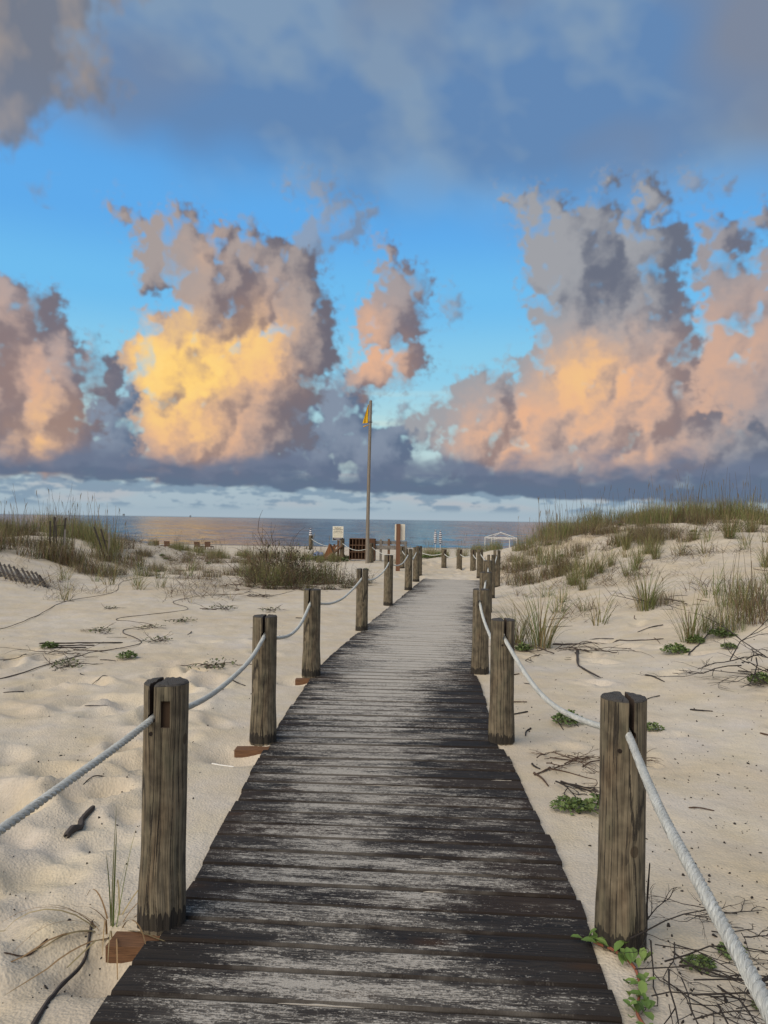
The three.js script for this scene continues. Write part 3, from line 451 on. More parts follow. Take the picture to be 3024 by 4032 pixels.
function buildRow(row, kind) {
  row.forEach(([x, z, h], i) => {
    const a = row[Math.max(0, i - 1)], b = row[Math.min(row.length - 1, i + 1)];
    const turn = Math.atan2(b[0] - a[0], b[1] - a[1]) + Math.PI, near = z > -9, r = near ? 0.084 : 0.083, depth = 0.12, hole = h - 0.125;
    const sl = i === 1 ? (kind === 'L' ? -0.028 : 0.012) : ((i * 37 % 11) / 11 - 0.5) * 0.03;
    const m = postBody(100 + i * 3 + (kind === 'L' ? 0 : 500), h, r, sl, depth, hole, near, kind === 'L' && i === 1 ? 0.024 : 0);
    const g = new THREE.Group(), gy = z > -20.6 ? -0.02 : ground(x, z); g.name = numbered('rope_post'); g.position.set(x, z > -20.6 ? 0 : Math.min(gy, 0.02), z); g.rotation.y = turn; scene.add(g);
    part('post_shaft', m.geometry, m.material, g);
    if (near) { const q = rng(i + 900); const bolt = new THREE.CylinderGeometry(0.008, 0.008, 0.006, 8); bolt.rotateX(Math.PI / 2); bolt.translate(-0.03 + q() * 0.02, h * 0.8, r - 0.004); part('nail_head', bolt, std({ color: 0x2a211b, roughness: 0.7, metalness: 0.4 }), g); }
    let label, group = 'rope posts beside the boardwalk';
    if (kind === 'L') label = i === 0 ? 'weathered round rope post just landward of the post with a square notch' : i === 1 ? 'weathered round rope post with a square notch beside its top slot' : i < 9 ? 'weathered round rope post, ' + ORD[i - 2] + ' seaward of the post with a square notch' : i === 9 ? 'weathered round rope post behind the brown sign post' : i === 10 ? 'weathered round rope post beside the flagpole foot' : i === 11 ? 'weathered round rope post in front of the white notice board' : 'weathered round rope post near the single closed striped umbrella';
    else label = i === 0 ? 'weathered round rope post just landward of the post beside the bare twig heap' : i === 1 ? 'weathered round rope post with a dark rotten foot beside the bare twig heap' : i < 8 ? 'weathered round rope post, ' + ORD[i - 2] + ' seaward of the post beside the twig heap' : i < 12 ? 'short round rope post half buried in the sand bank past the boardwalk end' : 'short round rope post at the seaward end of the right rope row';
    if (kind === 'R' && i >= 8 && i < 12) group = 'half buried rope posts at the bend';
    tag(g, label, 'post', group);
    const c = Math.cos(turn), s = Math.sin(turn);
    POSTS.push([x, z, r]);
    row[i].hole = new THREE.Vector3(x + sl * c, g.position.y + hole, z - sl * s); row[i].along = new THREE.Vector3(s, 0, c);
  });
}
buildRow(rowL, 'L'); buildRow(rowR, 'R');

// ---------------------------------------------------------------- ropes: three laid strands threaded through the post heads
const ropeFuzz = texture(256, 256, (x, y) => { const u = x / 256, v = y / 256; const k = 0.84 + noise(u * 30, v * 8, 30, 8) * 0.25 + noise(u * 90, v * 60, 90, 60) * 0.3; return [k * 0.97, k, k * 0.985]; });
const ropeMat = std({ map: ropeFuzz, bumpMap: ropeFuzz, bumpScale: 0.004, roughness: 0.85, color: new THREE.Color().setRGB(0.72, 0.715, 0.665) });
function rope(row, sag, label) {
  const path = [];
  for (let i = 0; i < row.length - 1; i++) {
    const A = row[i].hole, B = row[i + 1].hole, s = sag[i] ?? 0.17, L = A.distanceTo(B), n = Math.max(8, Math.ceil(L / (A.z > -9 ? 0.010 : 0.03)));
    for (let k = 0; k < n; k++) {
      const t = k / n, p = A.clone().lerp(B, t); const flat = clamp(Math.min(t, 1 - t) * L / 0.10); p.y -= 4 * s * t * (1 - t) * (0.55 + 0.45 * step(0, 1, flat)); p.y -= 0.0; p.x += 0.012 * Math.sin(t * Math.PI * 2 + i * 2) * Math.sin(t * Math.PI); p.y += 0.006 * noise(t * 6 + i * 5, 2) * Math.sin(t * Math.PI); path.push(p);
    }
  }
  path.push(row[row.length - 1].hole.clone());
  const g = thing('rope', label, 'rope', [0, 0, 0], 0, 'white ropes strung between the posts');
  let len = 0; const strands = [[], [], []];
  let N = new THREE.Vector3(0, 1, 0);
  path.forEach((p, i) => {
    const T = path[Math.min(path.length - 1, i + 1)].clone().sub(path[Math.max(0, i - 1)]).normalize(); N.addScaledVector(T, -N.dot(T)).normalize(); const B = T.clone().cross(N); if (i) len += p.distanceTo(path[i - 1]);
    for (let k = 0; k < 3; k++) { const a = len / 0.066 * Math.PI * 2 + k * 2.094, q = 0.0068; strands[k].push(p.clone().addScaledVector(N, Math.cos(a) * q).addScaledVector(B, Math.sin(a) * q)); }
  });
  for (const s of strands) part('strand', sweep(s, 0.0078, 6), ropeMat, g);
  return g;
}
rope(rowL, [0.07, 0.12, 0.15, 0.14, 0.14, 0.14, 0.14, 0.14, 0.22, 0.2, 0.2, 0.2], 'thick white twisted rope threaded through the row with the notched post');
rope(rowR, [0.02, 0.15, 0.18, 0.17, 0.17, 0.16, 0.17, 0.17, 0.14, 0.1, 0.13, 0.1], 'thick white twisted rope threaded through the row beside the twig heap');

// timber ends of the walk's sleepers sticking out at the foot of the posts
{ const m = std({ map: texture(128, 128, (x, y) => { const u = x / 128, v = y / 128, k = clamp(0.5 + noise(u * 3, v * 30, 3, 30) * 0.7 + noise(u * 8, v * 60, 8, 60) * 0.4); return mix3([0.07, 0.032, 0.014], [0.23, 0.115, 0.052], k); }), roughness: 0.85 });
  [[-0.875, -2.865, 0.225, 0.10, 0.10, -0.07, 'reddish brown sleeper end at the foot of the notched post'], [-0.86, -5.255, 0.25, 0.09, 0.09, -0.03, 'reddish brown sleeper end at the foot of the next post seaward of the notched one'], [-0.74, -7.55, 0.2, 0.08, 0.08, 0.0, 'reddish brown sleeper end at the foot of the third post of the notched row']].forEach(([x, z, w, h, d, turn, label], i) => {
    const g = box(w, h, d); const o = part('sleeper_end', g, m, scene); o.position.set(x, -0.016 - h / 2, z); o.rotation.set(0.02, turn, 0.03); tag(o, label, 'timber', 'sleeper ends under the posts'); }); }

// ---------------------------------------------------------------- dune plants
const leafMat = std({ vertexColors: true, side: THREE.DoubleSide, roughness: 0.75 }), twigMat = std({ color: new THREE.Color().setRGB(0.030, 0.024, 0.020), roughness: 0.9 }), brownTwig = std({ color: new THREE.Color().setRGB(0.085, 0.052, 0.034), roughness: 0.9 }), vineMat = std({ color: new THREE.Color().setRGB(0.070, 0.052, 0.040), roughness: 0.9 });
const GREEN = [0.115, 0.150, 0.036], OLIVE = [0.140, 0.140, 0.045], STRAW = [0.30, 0.235, 0.115], RUST = [0.135, 0.078, 0.040], DARKG = [0.060, 0.085, 0.026], DEAD = [0.10, 0.075, 0.055];
function pick(r, list) { let t = r() * list.reduce((s, q) => s + q[1], 0); for (const [c, w] of list) { if ((t -= w) <= 0) return c; } return list[0][0]; }
function blades(seed, n, o) {                                  // narrow arching leaves from a common root
  const r = rng(seed), pos = [], col = [], idx = [], seg = o.seg ?? 4;
  for (let i = 0; i < n; i++) {
    const a = r() * 6.283, q = o.spread * Math.sqrt(r()), bx = Math.cos(a) * q, bz = Math.sin(a) * q, az = o.radial ? a + (r() - 0.5) * 1.4 : r() * 6.283, len = mix(o.len[0], o.len[1], r()) , tilt0 = mix(o.tilt[0], o.tilt[1], r()), bend = mix(o.bend[0], o.bend[1], r()), w = o.width * (0.6 + r() * 0.8);
    const c = pick(r, o.cols), tip = mix3(c, STRAW, r() * 0.6), k = 0.75 + r() * 0.5;
    let x = bx, y = -0.02, z = bz, t = tilt0; const b0 = pos.length / 3, dx = Math.cos(az), dz = Math.sin(az), tw = (r() - 0.5) * 1.6;
    for (let s = 0; s <= seg; s++) {
      const f = s / seg, hw = w * 0.5 * (s === seg ? 0.08 : 1 - f * f * 0.75), nx = -dz * Math.cos(tw) , nz = dx * Math.cos(tw), ny = Math.sin(tw) * 0.6, cc = mix3(c, tip, f * f);
      pos.push(x - nx * hw, y - ny * hw, z - nz * hw, x + nx * hw, y + ny * hw, z + nz * hw); for (let m = 0; m < 2; m++) col.push(cc[0] * k, cc[1] * k, cc[2] * k);
      if (s < seg) { const p = b0 + s * 2; idx.push(p, p + 1, p + 2, p + 2, p + 1, p + 3); }
      const l = len / seg; x += Math.sin(t) * dx * l; z += Math.sin(t) * dz * l; y += Math.cos(t) * l; t += bend / seg * (0.5 + f); if (y < 0.01 && s > 0) { y = 0.01; }
    }
  }
  const g = new THREE.BufferGeometry(); g.setAttribute('position', new THREE.Float32BufferAttribute(pos, 3)); g.setAttribute('color', new THREE.Float32BufferAttribute(col, 3)); g.setIndex(idx); g.computeVertexNormals(); return g;
}
function tint(g, c) { const n = g.attributes.position.count, a = new Float32Array(n * 3); for (let i = 0; i < n; i++) a.set(c, i * 3); g.setAttribute('color', new THREE.BufferAttribute(a, 3)); g.deleteAttribute('uv'); return g; }
function stalks(seed, n, len, spread) {                          // sea oat stems with a thin drooping seed head
  const r = rng(seed), out = [];
  for (let i = 0; i < n; i++) {
    const a = r() * 6.28, x = Math.cos(a) * spread * r(), z = Math.sin(a) * spread * r(), L = mix(len[0], len[1], r()), lx = (r() - 0.5) * 0.34 * L, lz = (r() - 0.5) * 0.2 * L, pts = [];
    for (let k = 0; k <= 5; k++) { const t = k / 5; pts.push([x + lx * t * t, L * t - 0.02, z + lz * t * t]); }
    out.push(tint(sweep(pts, (t) => mix(0.0055, 0.0028, t), 3), mix3(DEAD, STRAW, r() * 0.5)));
    if (r() < 0.5) { const e = pts[5], dr = (r() - 0.5) * 0.3; out.push(tint(sweep([[e[0], e[1] - 0.16, e[2]], [e[0] + dr * 0.2, e[1] - 0.02, e[2]], [e[0] + dr * 0.5, e[1] + 0.05, e[2]]], (t) => 0.009 * Math.sin(Math.PI * clamp(t, 0.08, 0.95)), 4), mix3(DEAD, STRAW, 0.4))); }
  }
  return mergeGeometries(out.map((g) => g.toNonIndexed()));
}
function leaves(seed, n, o) {                                    // thick short leaves on low stems
  const r = rng(seed), pos = [], col = [], idx = [];
  for (let i = 0; i < n; i++) {
    const a = r() * 6.283, q = o.rad * Math.sqrt(r()), h = o.high * (0.25 + 0.75 * r()) * (1 - 0.65 * (q / o.rad) ** 2), x = Math.cos(a) * q * (o.long ?? 1), z = Math.sin(a) * q, az = r() * 6.283, up = 0.15 + r() * 1.0, L = o.leaf * (0.6 + r() * 0.7), W = L * (o.wide ?? 0.34), c = mix3(o.c0, o.c1, r()), k = 0.8 + r() * 0.4;
    const d = [Math.cos(az) * Math.cos(up), Math.sin(up), Math.sin(az) * Math.cos(up)], s = [-Math.sin(az), 0, Math.cos(az)], u = [-Math.cos(az) * Math.sin(up), Math.cos(up), -Math.sin(az) * Math.sin(up)], b = pos.length / 3;
    const P = (t, w, f) => pos.push(x + d[0] * L * t + s[0] * w * W + u[0] * f * W, h + d[1] * L * t + u[1] * f * W - t * t * L * 0.25, z + d[2] * L * t + s[2] * w * W + u[2] * f * W);
    P(0, 0, 0); P(0.4, -0.75, 0.35); P(0.45, 0, 0); P(0.4, 0.75, 0.35); P(0.78, -0.7, 0.3); P(0.8, 0, 0); P(0.78, 0.7, 0.3); P(1, 0, 0.1);
    for (let m = 0; m < 8; m++) col.push(c[0] * k, c[1] * k, c[2] * k);
    idx.push(b, b + 1, b + 2, b, b + 2, b + 3, b + 1, b + 4, b + 2, b + 4, b + 5, b + 2, b + 2, b + 5, b + 3, b + 5, b + 6, b + 3, b + 4, b + 7, b + 5, b + 5, b + 7, b + 6);
  }
  const g = new THREE.BufferGeometry(); g.setAttribute('position', new THREE.Float32BufferAttribute(pos, 3)); g.setAttribute('color', new THREE.Float32BufferAttribute(col, 3)); g.setIndex(idx); g.computeVertexNormals(); return g;
}
function branches(seed, n, o) {                                  // a heap of bare forked twigs
  const r = rng(seed), out = [];
  const grow = (x, y, z, az, el, L, rad, depth) => {
    const pts = [[x, y, z]], k = 5; let a = az, e = el; for (let i = 0; i < k; i++) { const l = L / k; x += Math.cos(a) * Math.cos(e) * l; z += Math.sin(a) * Math.cos(e) * l; y = Math.max(0.006, y + Math.sin(e) * l); a += (r() - 0.5) * 0.55; e += (r() - 0.5) * 0.5 - 0.06; pts.push([x, y, z]); if (depth > 0 && i > 0 && r() < 0.75) grow(x, y, z, a + (r() < 0.5 ? -1 : 1) * (0.5 + r() * 0.6), e + (r() - 0.3) * 0.5, L * (0.3 + r() * 0.3), rad * 0.6, depth - 1); }
    out.push(sweep(pts, (t) => rad * mix(1, 0.45, t), depth > 1 ? 5 : 4).toNonIndexed());
  };
  for (let i = 0; i < n; i++) { const a = r() * 6.28, q = o.rad * Math.sqrt(r()); grow(Math.cos(a) * q * (o.long ?? 1), 0.006 + r() * o.lift, Math.sin(a) * q, o.dir !== undefined ? o.dir + (r() - 0.5) * 2.2 : r() * 6.28, (r() - 0.35) * (o.up ?? 0.6), o.len * (0.5 + r() * 0.8), o.r * (0.6 + r() * 0.7), o.depth ?? 2); }
  return mergeGeometries(out);
}
function proto(name, parts) { const g = new THREE.Group(); g.name = name; for (const [n, geo, m] of parts) part(n, geo, m, g).userData.kind = 'stuff'; return g; }
function plant(src, name, x, z, s, turn, label, category, group, sink = 0) { const c = src.clone(); c.name = numbered(name); c.position.set(x, ground(x, z) - sink, z); c.rotation.set(0, turn, 0); c.scale.setScalar(src.name === 'rosette' ? s * 0.62 : s); c.userData = { label, category }; if (group) c.userData.group = group; scene.add(c); return c; }
const tall = [0, 1, 2, 3].map((i) => proto('tall', [['blades', blades(200 + i, 230, { spread: 0.42, len: [0.3, 0.85], tilt: [0.02, 0.5], bend: [0.1, 0.9], width: 0.009, cols: [[GREEN, 5], [OLIVE, 3], [STRAW, 2], [RUST, 1.2], [[0.17, 0.2, 0.07], 2]] }), leafMat], ['stalks', stalks(210 + i, 4 + i, [0.8, 1.75], 0.4), leafMat]]));
const rusty = [0, 1, 2].map((i) => proto('rusty', [['blades', blades(220 + i, 220, { spread: 0.42, len: [0.2, 0.6], tilt: [0.05, 0.7], bend: [0.1, 1.3], width: 0.009, cols: [[RUST, 4], [OLIVE, 3], [DEAD, 3], [STRAW, 1.4], [DARKG, 1.5]] }), leafMat], ['stalks', stalks(230 + i, 2, [0.6, 1.1], 0.35), leafMat]]));
const loose = [0, 1, 2].map((i) => proto('loose', [['blades', blades(240 + i, 95, { spread: 0.13, radial: true, seg: 6, len: [0.4, 1.0], tilt: [0.05, 0.55], bend: [0.5, 1.9], width: 0.009, cols: [[GREEN, 4], [OLIVE, 3], [STRAW, 2], [RUST, 1]] }), leafMat]]));
const small = [0, 1, 2].map((i) => proto('small', [['blades', blades(250 + i, 26, { spread: 0.1, radial: true, seg: 5, len: [0.2, 0.6], tilt: [0.1, 0.8], bend: [0.3, 1.6], width: 0.009, cols: [[GREEN, 3], [OLIVE, 3], [STRAW, 2]] }), leafMat]]));
const bush = [0, 1, 2].map((i) => proto('bush', [['stems', branches(260 + i, 22, { rad: 0.25, lift: 0.02, len: 0.75, r: 0.007, up: 2.2, depth: 1 }), brownTwig], ['foliage', leaves(264 + i, 130, { rad: 0.5, high: 0.75, leaf: 0.085, wide: 0.22, c0: [0.085, 0.056, 0.036], c1: [0.095, 0.110, 0.040] }), leafMat], ['blades', blades(268 + i, 85, { spread: 0.3, len: [0.25, 0.95], tilt: [0.05, 1.0], bend: [0.1, 1.2], width: 0.012, cols: [[DARKG, 3], [OLIVE, 3], [RUST, 3], [DEAD, 2]] }), leafMat]]));
const rosette = [0, 1, 2].map((i) => proto('rosette', [['leaves', leaves(280 + i, 240, { rad: 0.17, long: 1.3, high: 0.14, leaf: 0.055, wide: 0.46, c0: [0.070, 0.115, 0.026], c1: [0.160, 0.215, 0.062] }), leafMat], ['stems', branches(284 + i, 7, { rad: 0.06, lift: 0.01, len: 0.16, r: 0.0035, depth: 1 }), brownTwig]]));
const sparse = [0, 1].map((i) => proto('sparse', [['leaves', leaves(290 + i, 34, { rad: 0.17, long: 1.5, high: 0.06, leaf: 0.04, wide: 0.4, c0: [0.085, 0.095, 0.045], c1: [0.13, 0.15, 0.06] }), leafMat], ['stems', branches(294 + i, 9, { rad: 0.1, lift: 0.01, len: 0.22, r: 0.004, depth: 1 }), vineMat]]));
const clear = (x, z) => { const d = -z; if (d < 20.7 && Math.abs(x - walkAt(d)[0]) < 1.15) return false; if (d >= 20.7 && d < 25.4 && x > 0.1 && x < 3.0) return false; return !POSTS.some(([a, b]) => Math.hypot(a - x, b - z) < 0.35); };
function scatter(seed, n, x0, x1, d0, d1, list, name, label, group, ok = () => true, size = [0.75, 1.2]) {
  const r = rng(seed); let c = 0, tries = 0;
  while (c < n && tries++ < n * 30) { const x = mix(x0, x1, r()), z = -mix(d0, d1, r()), s = mix(size[0], size[1], r()), t = r() * 6.28, k = Math.floor(r() * list.length); if (!clear(x, z) || !ok(x, -z, r)) continue; plant(list[k], name, x, z, s, t, label, 'grass', group); c++; }
}
const GL = 'dune grass on the left dune', GR = 'dune grass on the right dune';
const patch = (q, lo) => (x, d) => fbm(x * 0.45 + q, d * 0.45, 2) > lo;
scatter(1, 50, -18, -7.0, 19.5, 26, tall, 'grass_clump', 'upright olive green grass clump on the dune behind the leaning fence slats', GL, (x, d) => x < -0.345 * d && fbm(x * 0.45 + 3, d * 0.45, 2) > -0.22);
scatter(2, 36, -15, -6.2, 17.5, 24, rusty, 'rusty_grass_clump', 'rust brown grass clump on the dune around the leaning fence slats', GL, (x, d) => x < -0.325 * d && fbm(x * 0.45 + 9, d * 0.45, 2) > -0.2);
scatter(3, 20, -9, -4.2, 13.2, 19, small, 'grass_tuft', 'thin grass tuft on bare sand below the leaning fence slats', GL);
scatter(4, 56, -8, -1.7, 24.5, 30.5, tall, 'grass_clump', 'low green grass clump on the sand lip before the beach loungers', GL, (x, d) => d > 25.5 - (x + 2) * 0.1, [0.3, 0.55]);
scatter(5, 24, -7.5, -3.2, 18.5, 25, rusty, 'rusty_grass_clump', 'low brown grass clump between the slats and the dark shrubs', GL, () => true, [0.35, 0.65]);
scatter(6, 82, 3.4, 15, 19.5, 25.5, tall, 'grass_clump', 'upright olive green grass clump along the crest of the higher dune', GR, (x, d) => x > 3.4 + (d - 19) * 0.1 && fbm(x * 0.5, d * 0.5, 2) > -0.18, [0.5, 1.05]);
scatter(7, 56, 3.0, 13, 17.0, 23.5, rusty, 'rusty_grass_clump', 'rust brown grass clump below the crest of the higher dune', GR, patch(5, -0.05), [0.5, 0.95]);
scatter(8, 22, 3.6, 11, 13.0, 18, loose, 'arching_grass', 'loose arching grass clump on the bare flank of the higher dune', GR, patch(14, -0.1), [0.55, 0.85]);
scatter(9, 36, 2.6, 9, 10.8, 18, small, 'grass_tuft', 'thin grass tuft on the bare flank of the higher dune', GR);
scatter(10, 18, 0.4, 4.2, 25.9, 30, tall, 'grass_clump', 'green grass clump behind the half buried posts', 'grass behind the bend', () => true, [0.4, 0.65]);
scatter(11, 11, 3.0, 4.4, 16.5, 22.5, rusty, 'rusty_grass_clump', 'rust brown grass clump crowding the rope posts near the bend', GR, () => true, [0.45, 0.85]);
scatter(12, 8, -3.4, -0.5, 17.4, 20.5, tall, 'grass_clump', 'olive grass clump standing among the dark brown shrubs', 'plants beside the dark shrubs', () => true, [0.5, 1.0]);
{ const r = rng(61); for (const [x, z, s] of [[-2.95, -17.0, 0.5], [-2.5, -16.9, 0.8], [-2.0, -17.1, 0.95], [-1.6, -16.6, 0.7], [-1.2, -17.0, 0.65], [-0.85, -17.4, 0.6], [-2.3, -18.2, 1.5], [-1.8, -18.3, 1.1], [-2.65, -18.8, 1.8], [-1.15, -18.5, 0.9], [-0.65, -17.9, 0.65], [-3.05, -18.2, 0.9], [-2.2, -19.2, 1.75], [-0.4, -18.6, 0.6], [-1.6, -19.2, 1.0]]) plant(bush[Math.floor(r() * 3)], 'dune_shrub', x, z, s * 0.8, r() * 6, 'dark brown and olive shrub in the thicket short of the flagpole', 'shrub', 'shrub thicket short of the flagpole'); }
// single plants that stand out
plant(loose[0], 'arching_grass', 1.95, -9.5, 1.05, 0.4, 'large arching grass clump beside the third post of the right row', 'grass'); plant(loose[1], 'arching_grass', 1.72, -9.75, 0.8, 2.4, 'smaller arching grass clump pressed against the large one by the post', 'grass');
plant(rosette[1], 'leafy_plant', 1.72, -9.35, 0.9, 1, 'dark green leafy plant at the foot of the large arching grass', 'plant');
plant(loose[2], 'arching_grass', 3.83, -11.2, 1.0, 1.2, 'dense grass clump with dead twigs on the bare right slope', 'grass'); plant(rusty[0], 'rusty_grass_clump', 4.05, -11.4, 0.6, 0.2, 'brown dead grass at the back of the dense clump on the bare slope', 'grass');
plant(loose[0], 'arching_grass', 3.75, -15.3, 0.7, 2, 'spreading grass clump on the slope above the rope posts', 'grass');
plant(loose[1], 'arching_grass', 3.6, -9.0, 0.8, 3, 'arching grass clump at the landward tip of the right thicket', 'grass'); plant(tall[3], 'grass_clump', 4.05, -9.15, 0.6, 3, 'grass clump with tall bare stalks in the right thicket', 'grass'); plant(rusty[1], 'rusty_grass_clump', 4.5, -9.3, 0.75, 1, 'brown tangled grass clump in the right thicket', 'grass'); plant(rusty[2], 'rusty_grass_clump', 4.9, -9.7, 1.0, 4, 'brown tangled grass clump at the uphill end of the right thicket', 'grass'); plant(tall[1], 'grass_clump', 4.75, -10.2, 0.75, 2, 'green grass clump behind the brown tangle of the right thicket', 'grass');
for (const [x, z, s, l] of [[3.62, -8.9, 1.0, 'green leafy plant at the foot of the right grass thicket'], [3.95, -8.95, 1.1, 'dark green leafy plant under the brown tangle of the right thicket'], [3.23, -8.48, 1.15, 'green leafy mat alone on sand landward of the right thicket'], [3.74, -8.3, 0.7, 'small green leafy plant on sand uphill of the leafy mat'], [1.45, -6.0, 1.0, 'round green leafy plant on sand between the second and third right posts'], [2.02, -5.75, 0.62, 'small green leafy plant seen beside the rotten-footed post'], [1.04, -4.22, 0.75, 'bright green leafy plant close to the boards'], [1.24, -4.2, 1.0, 'larger bright green leafy plant beside the rotten-footed post'], [3.4, -6.9, 1.0, 'dark green leafy plant inside the dead twig bundle'], [1.14, -2.74, 0.42, 'small upright green plant among the bare twigs'], [1.29, -2.82, 0.42, 'small upright green plant just beyond the bare twigs'], [1.25, -2.5, 0.3, 'tiny green sprout on sand beyond the twig heap'], [-2.76, -8.36, 0.85, 'green leafy plant alone on the open left sand'], [-3.86, -8.95, 0.8, 'green leafy plant at the end of the dark fallen slats'], [-0.5, -22.6, 0.8, 'light green plant on sand before the brown sign post']]) plant(rosette[Math.floor(Math.abs(x) * 7) % 3], 'leafy_plant', x, z, s, x * 3, l, 'plant');
{ const r = rng(71); for (const [x, z] of [[-3.17, -10.64], [-2.81, -9.5], [-3.2, -7.86], [-1.73, -7.9], [-3.74, -10.3], [-2.66, -12.8], [-1.82, -12.8], [-2.95, -11.3], [-4.4, -12.5], [-3.3, -8.1]]) plant(sparse[r() < 0.5 ? 0 : 1], 'creeping_plant', x, z, 0.7 + r() * 0.5, r() * 6, 'straggly creeping plant on the open left sand', 'plant', 'creeping plants on the left sand');
  for (let i = 0; i < 16; i++) { const x = -7.5 + r() * 5, z = -19 - r() * 6; plant(i % 2 ? sparse[0] : rosette[i % 3], 'leafy_plant', x, z, 0.5 + r() * 0.5, r() * 6, 'low green leafy plant among the grass of the left dune', 'plant', 'leafy plants on the left dune'); }
  for (let i = 0; i < 14; i++) { const x = 3 + r() * 6, z = -16 - r() * 6; plant(i % 2 ? sparse[1] : rosette[i % 3], 'leafy_plant', x, z, 0.5 + r() * 0.5, r() * 6, 'low green leafy plant among the grass of the higher dune', 'plant', 'leafy plants on the right dune'); }
  for (let i = 0; i < 9; i++) { const x = -2.9 + r() * 1.6, z = -27.2 - r() * 2.5; plant(rosette[i % 3], 'leafy_plant', x, z, 1.1 + r() * 0.9, r() * 6, 'low green leafy plant around the white notice board', 'plant', 'leafy plants round the notice board'); }
  for (let i = 0; i < 7; i++) { const x = 0.9 + r() * 1.6, z = -26.4 - r() * 1.5; plant(rosette[i % 3], 'leafy_plant', x, z, 1.2 + r() * 0.8, r() * 6, 'low green leafy plant behind the half buried posts', 'plant', 'leafy plants behind the bend'); } }
{ const g = proto('w', [['blades', blades(301, 5, { spread: 0.02, seg: 7, len: [0.32, 0.46], tilt: [-0.05, 0.25], bend: [0.0, 0.5], width: 0.008, cols: [[GREEN, 3], [OLIVE, 2]] }), leafMat], ['dead_blades', blades(302, 22, { spread: 0.06, radial: true, seg: 10, len: [0.25, 0.6], tilt: [0.5, 1.3], bend: [1.2, 3.6], width: 0.007, cols: [[[0.26, 0.16, 0.07], 3], [STRAW, 2]] }), leafMat]]); plant(g, 'grass_tuft', -1.01, -2.96, 1, 0.5, 'few upright green blades with dead curled leaves beside the notched post', 'grass'); }
// trailing vine with broad leaves at the edge of the boards
{ const g = thing('trailing_vine', 'red stemmed vine with broad green leaves at the board edge', 'plant'), pts = [[0.80, -2.86], [0.86, -2.80], [0.90, -2.72], [0.89, -2.62], [0.86, -2.54], [0.83, -2.46], [0.84, -2.36]].map(([x, z]) => [x, Math.max(ground(x, z), -0.02) + 0.012, z]);
  part('stem', sweep(new THREE.CatmullRomCurve3(pts.map((p) => new THREE.Vector3(...p))).getPoints(30), 0.0055, 6), std({ color: new THREE.Color().setRGB(0.28, 0.10, 0.055) }), g);
  pts.forEach((p, i) => { for (let k = 0; k < 3; k++) { const q = leaves(310 + i * 3 + k, 3, { rad: 0.02, high: 0.025, leaf: 0.052, wide: 0.30, c0: [0.09, 0.16, 0.03], c1: [0.17, 0.25, 0.06] }); const m = part('leaf', q, leafMat, g); m.position.set(p[0] + (k - 1) * 0.022, p[1], p[2] + (k % 2) * 0.02); } }); }
// ---------------------------------------------------------------- dead wood
const onSand = (list, up = 0.004) => new THREE.CatmullRomCurve3(list.map(([x, z, l = 0]) => new THREE.Vector3(x, ground(x, z) + up + l, z))).getPoints(list.length * 12).map((p, i) => { if (list.length > 5) p.x += 0.03 * noise(p.z * 2.3, i * 0.23); p.y = Math.max(p.y, ground(p.x, p.z) + up * 0.6); return p; });
function wood(name, list, r0, r1, mat, label, category = 'stick', group) { const p = onSand(list, r0 * 0.7), q = rng(Math.round(list[0][0] * 100 + 5000)); const o = q() * 50; return tag(part(name, sweep(p, (t) => mix(r0, r1, t) * (1 + 0.4 * noise(t * 5 + o, 1) + 0.25 * noise(t * 13 + o, 4)) * (t < 0.02 || t > 0.98 ? 0.5 : 1), 6), mat, scene), label, category, group); }
const greyWood = std({ color: new THREE.Color().setRGB(0.058, 0.048, 0.042), roughness: 0.95 });
wood('driftwood', [[-1.50, -3.70], [-1.49, -3.85], [-1.52, -3.95], [-1.50, -4.06]], 0.019, 0.013, greyWood, 'short gnarled piece of grey driftwood on the left sand', 'driftwood');
wood('long_stick', [[-1.05, -2.36], [-1.07, -2.6, 0.01], [-1.06, -2.8, 0.01], [-1.10, -2.98]], 0.009, 0.005, greyWood, 'long split stick beside the boards short of the notched post');
wood('curved_stick', [[2.34, -9.22], [2.22, -8.75], [2.12, -8.3], [2.10, -7.95], [2.12, -7.44]], 0.016, 0.007, greyWood, 'curved dark stick on the right sand below the arching grass');
wood('long_stick', [[2.15, -9.72], [2.7, -9.55, 0.01], [3.4, -9.3]], 0.013, 0.006, greyWood, 'long thin stick lying from the arching grass to the right thicket');
wood('long_stick', [[3.3, -8.3], [3.7, -8.9, 0.01], [4.1, -9.5]], 0.009, 0.005, greyWood, 'thin stick leaning uphill past the right leafy mat');
wood('long_stick', [[1.22, -2.55, 0.02], [1.32, -2.62, 0.02], [1.42, -2.66]], 0.006, 0.0045, twigMat, 'straight dark stick at the outer side of the twig heap');
wood('upright_stem', [[1.02, -2.94, 0.0], [1.025, -2.945, 0.12], [1.035, -2.95, 0.26]], 0.006, 0.003, twigMat, 'bare dark stem standing beside the rotten-footed post');
[[[-4.12, -9.26], [-3.6, -9.35], [-3.18, -9.46]], [[-4.0, -9.1], [-3.7, -9.2], [-3.45, -9.25]], [[-3.9, -8.98], [-3.7, -9.02], [-3.5, -9.12]]].forEach((p) => wood('fallen_lath', p, 0.011, 0.008, twigMat, 'dark fallen lath beside the creeping plant on the left sand', 'lath', 'fallen laths on the left sand'));
wood('runner', [[-5.4, -10.0], [-5.12, -10.32], [-5.2, -11.6], [-5.42, -13.14], [-5.1, -14.5], [-5.6, -16.5], [-5.73, -18.8]], 0.0055, 0.004, vineMat, 'long bare runner crossing the left sand up to the dune', 'vine', 'bare runners on the left sand');
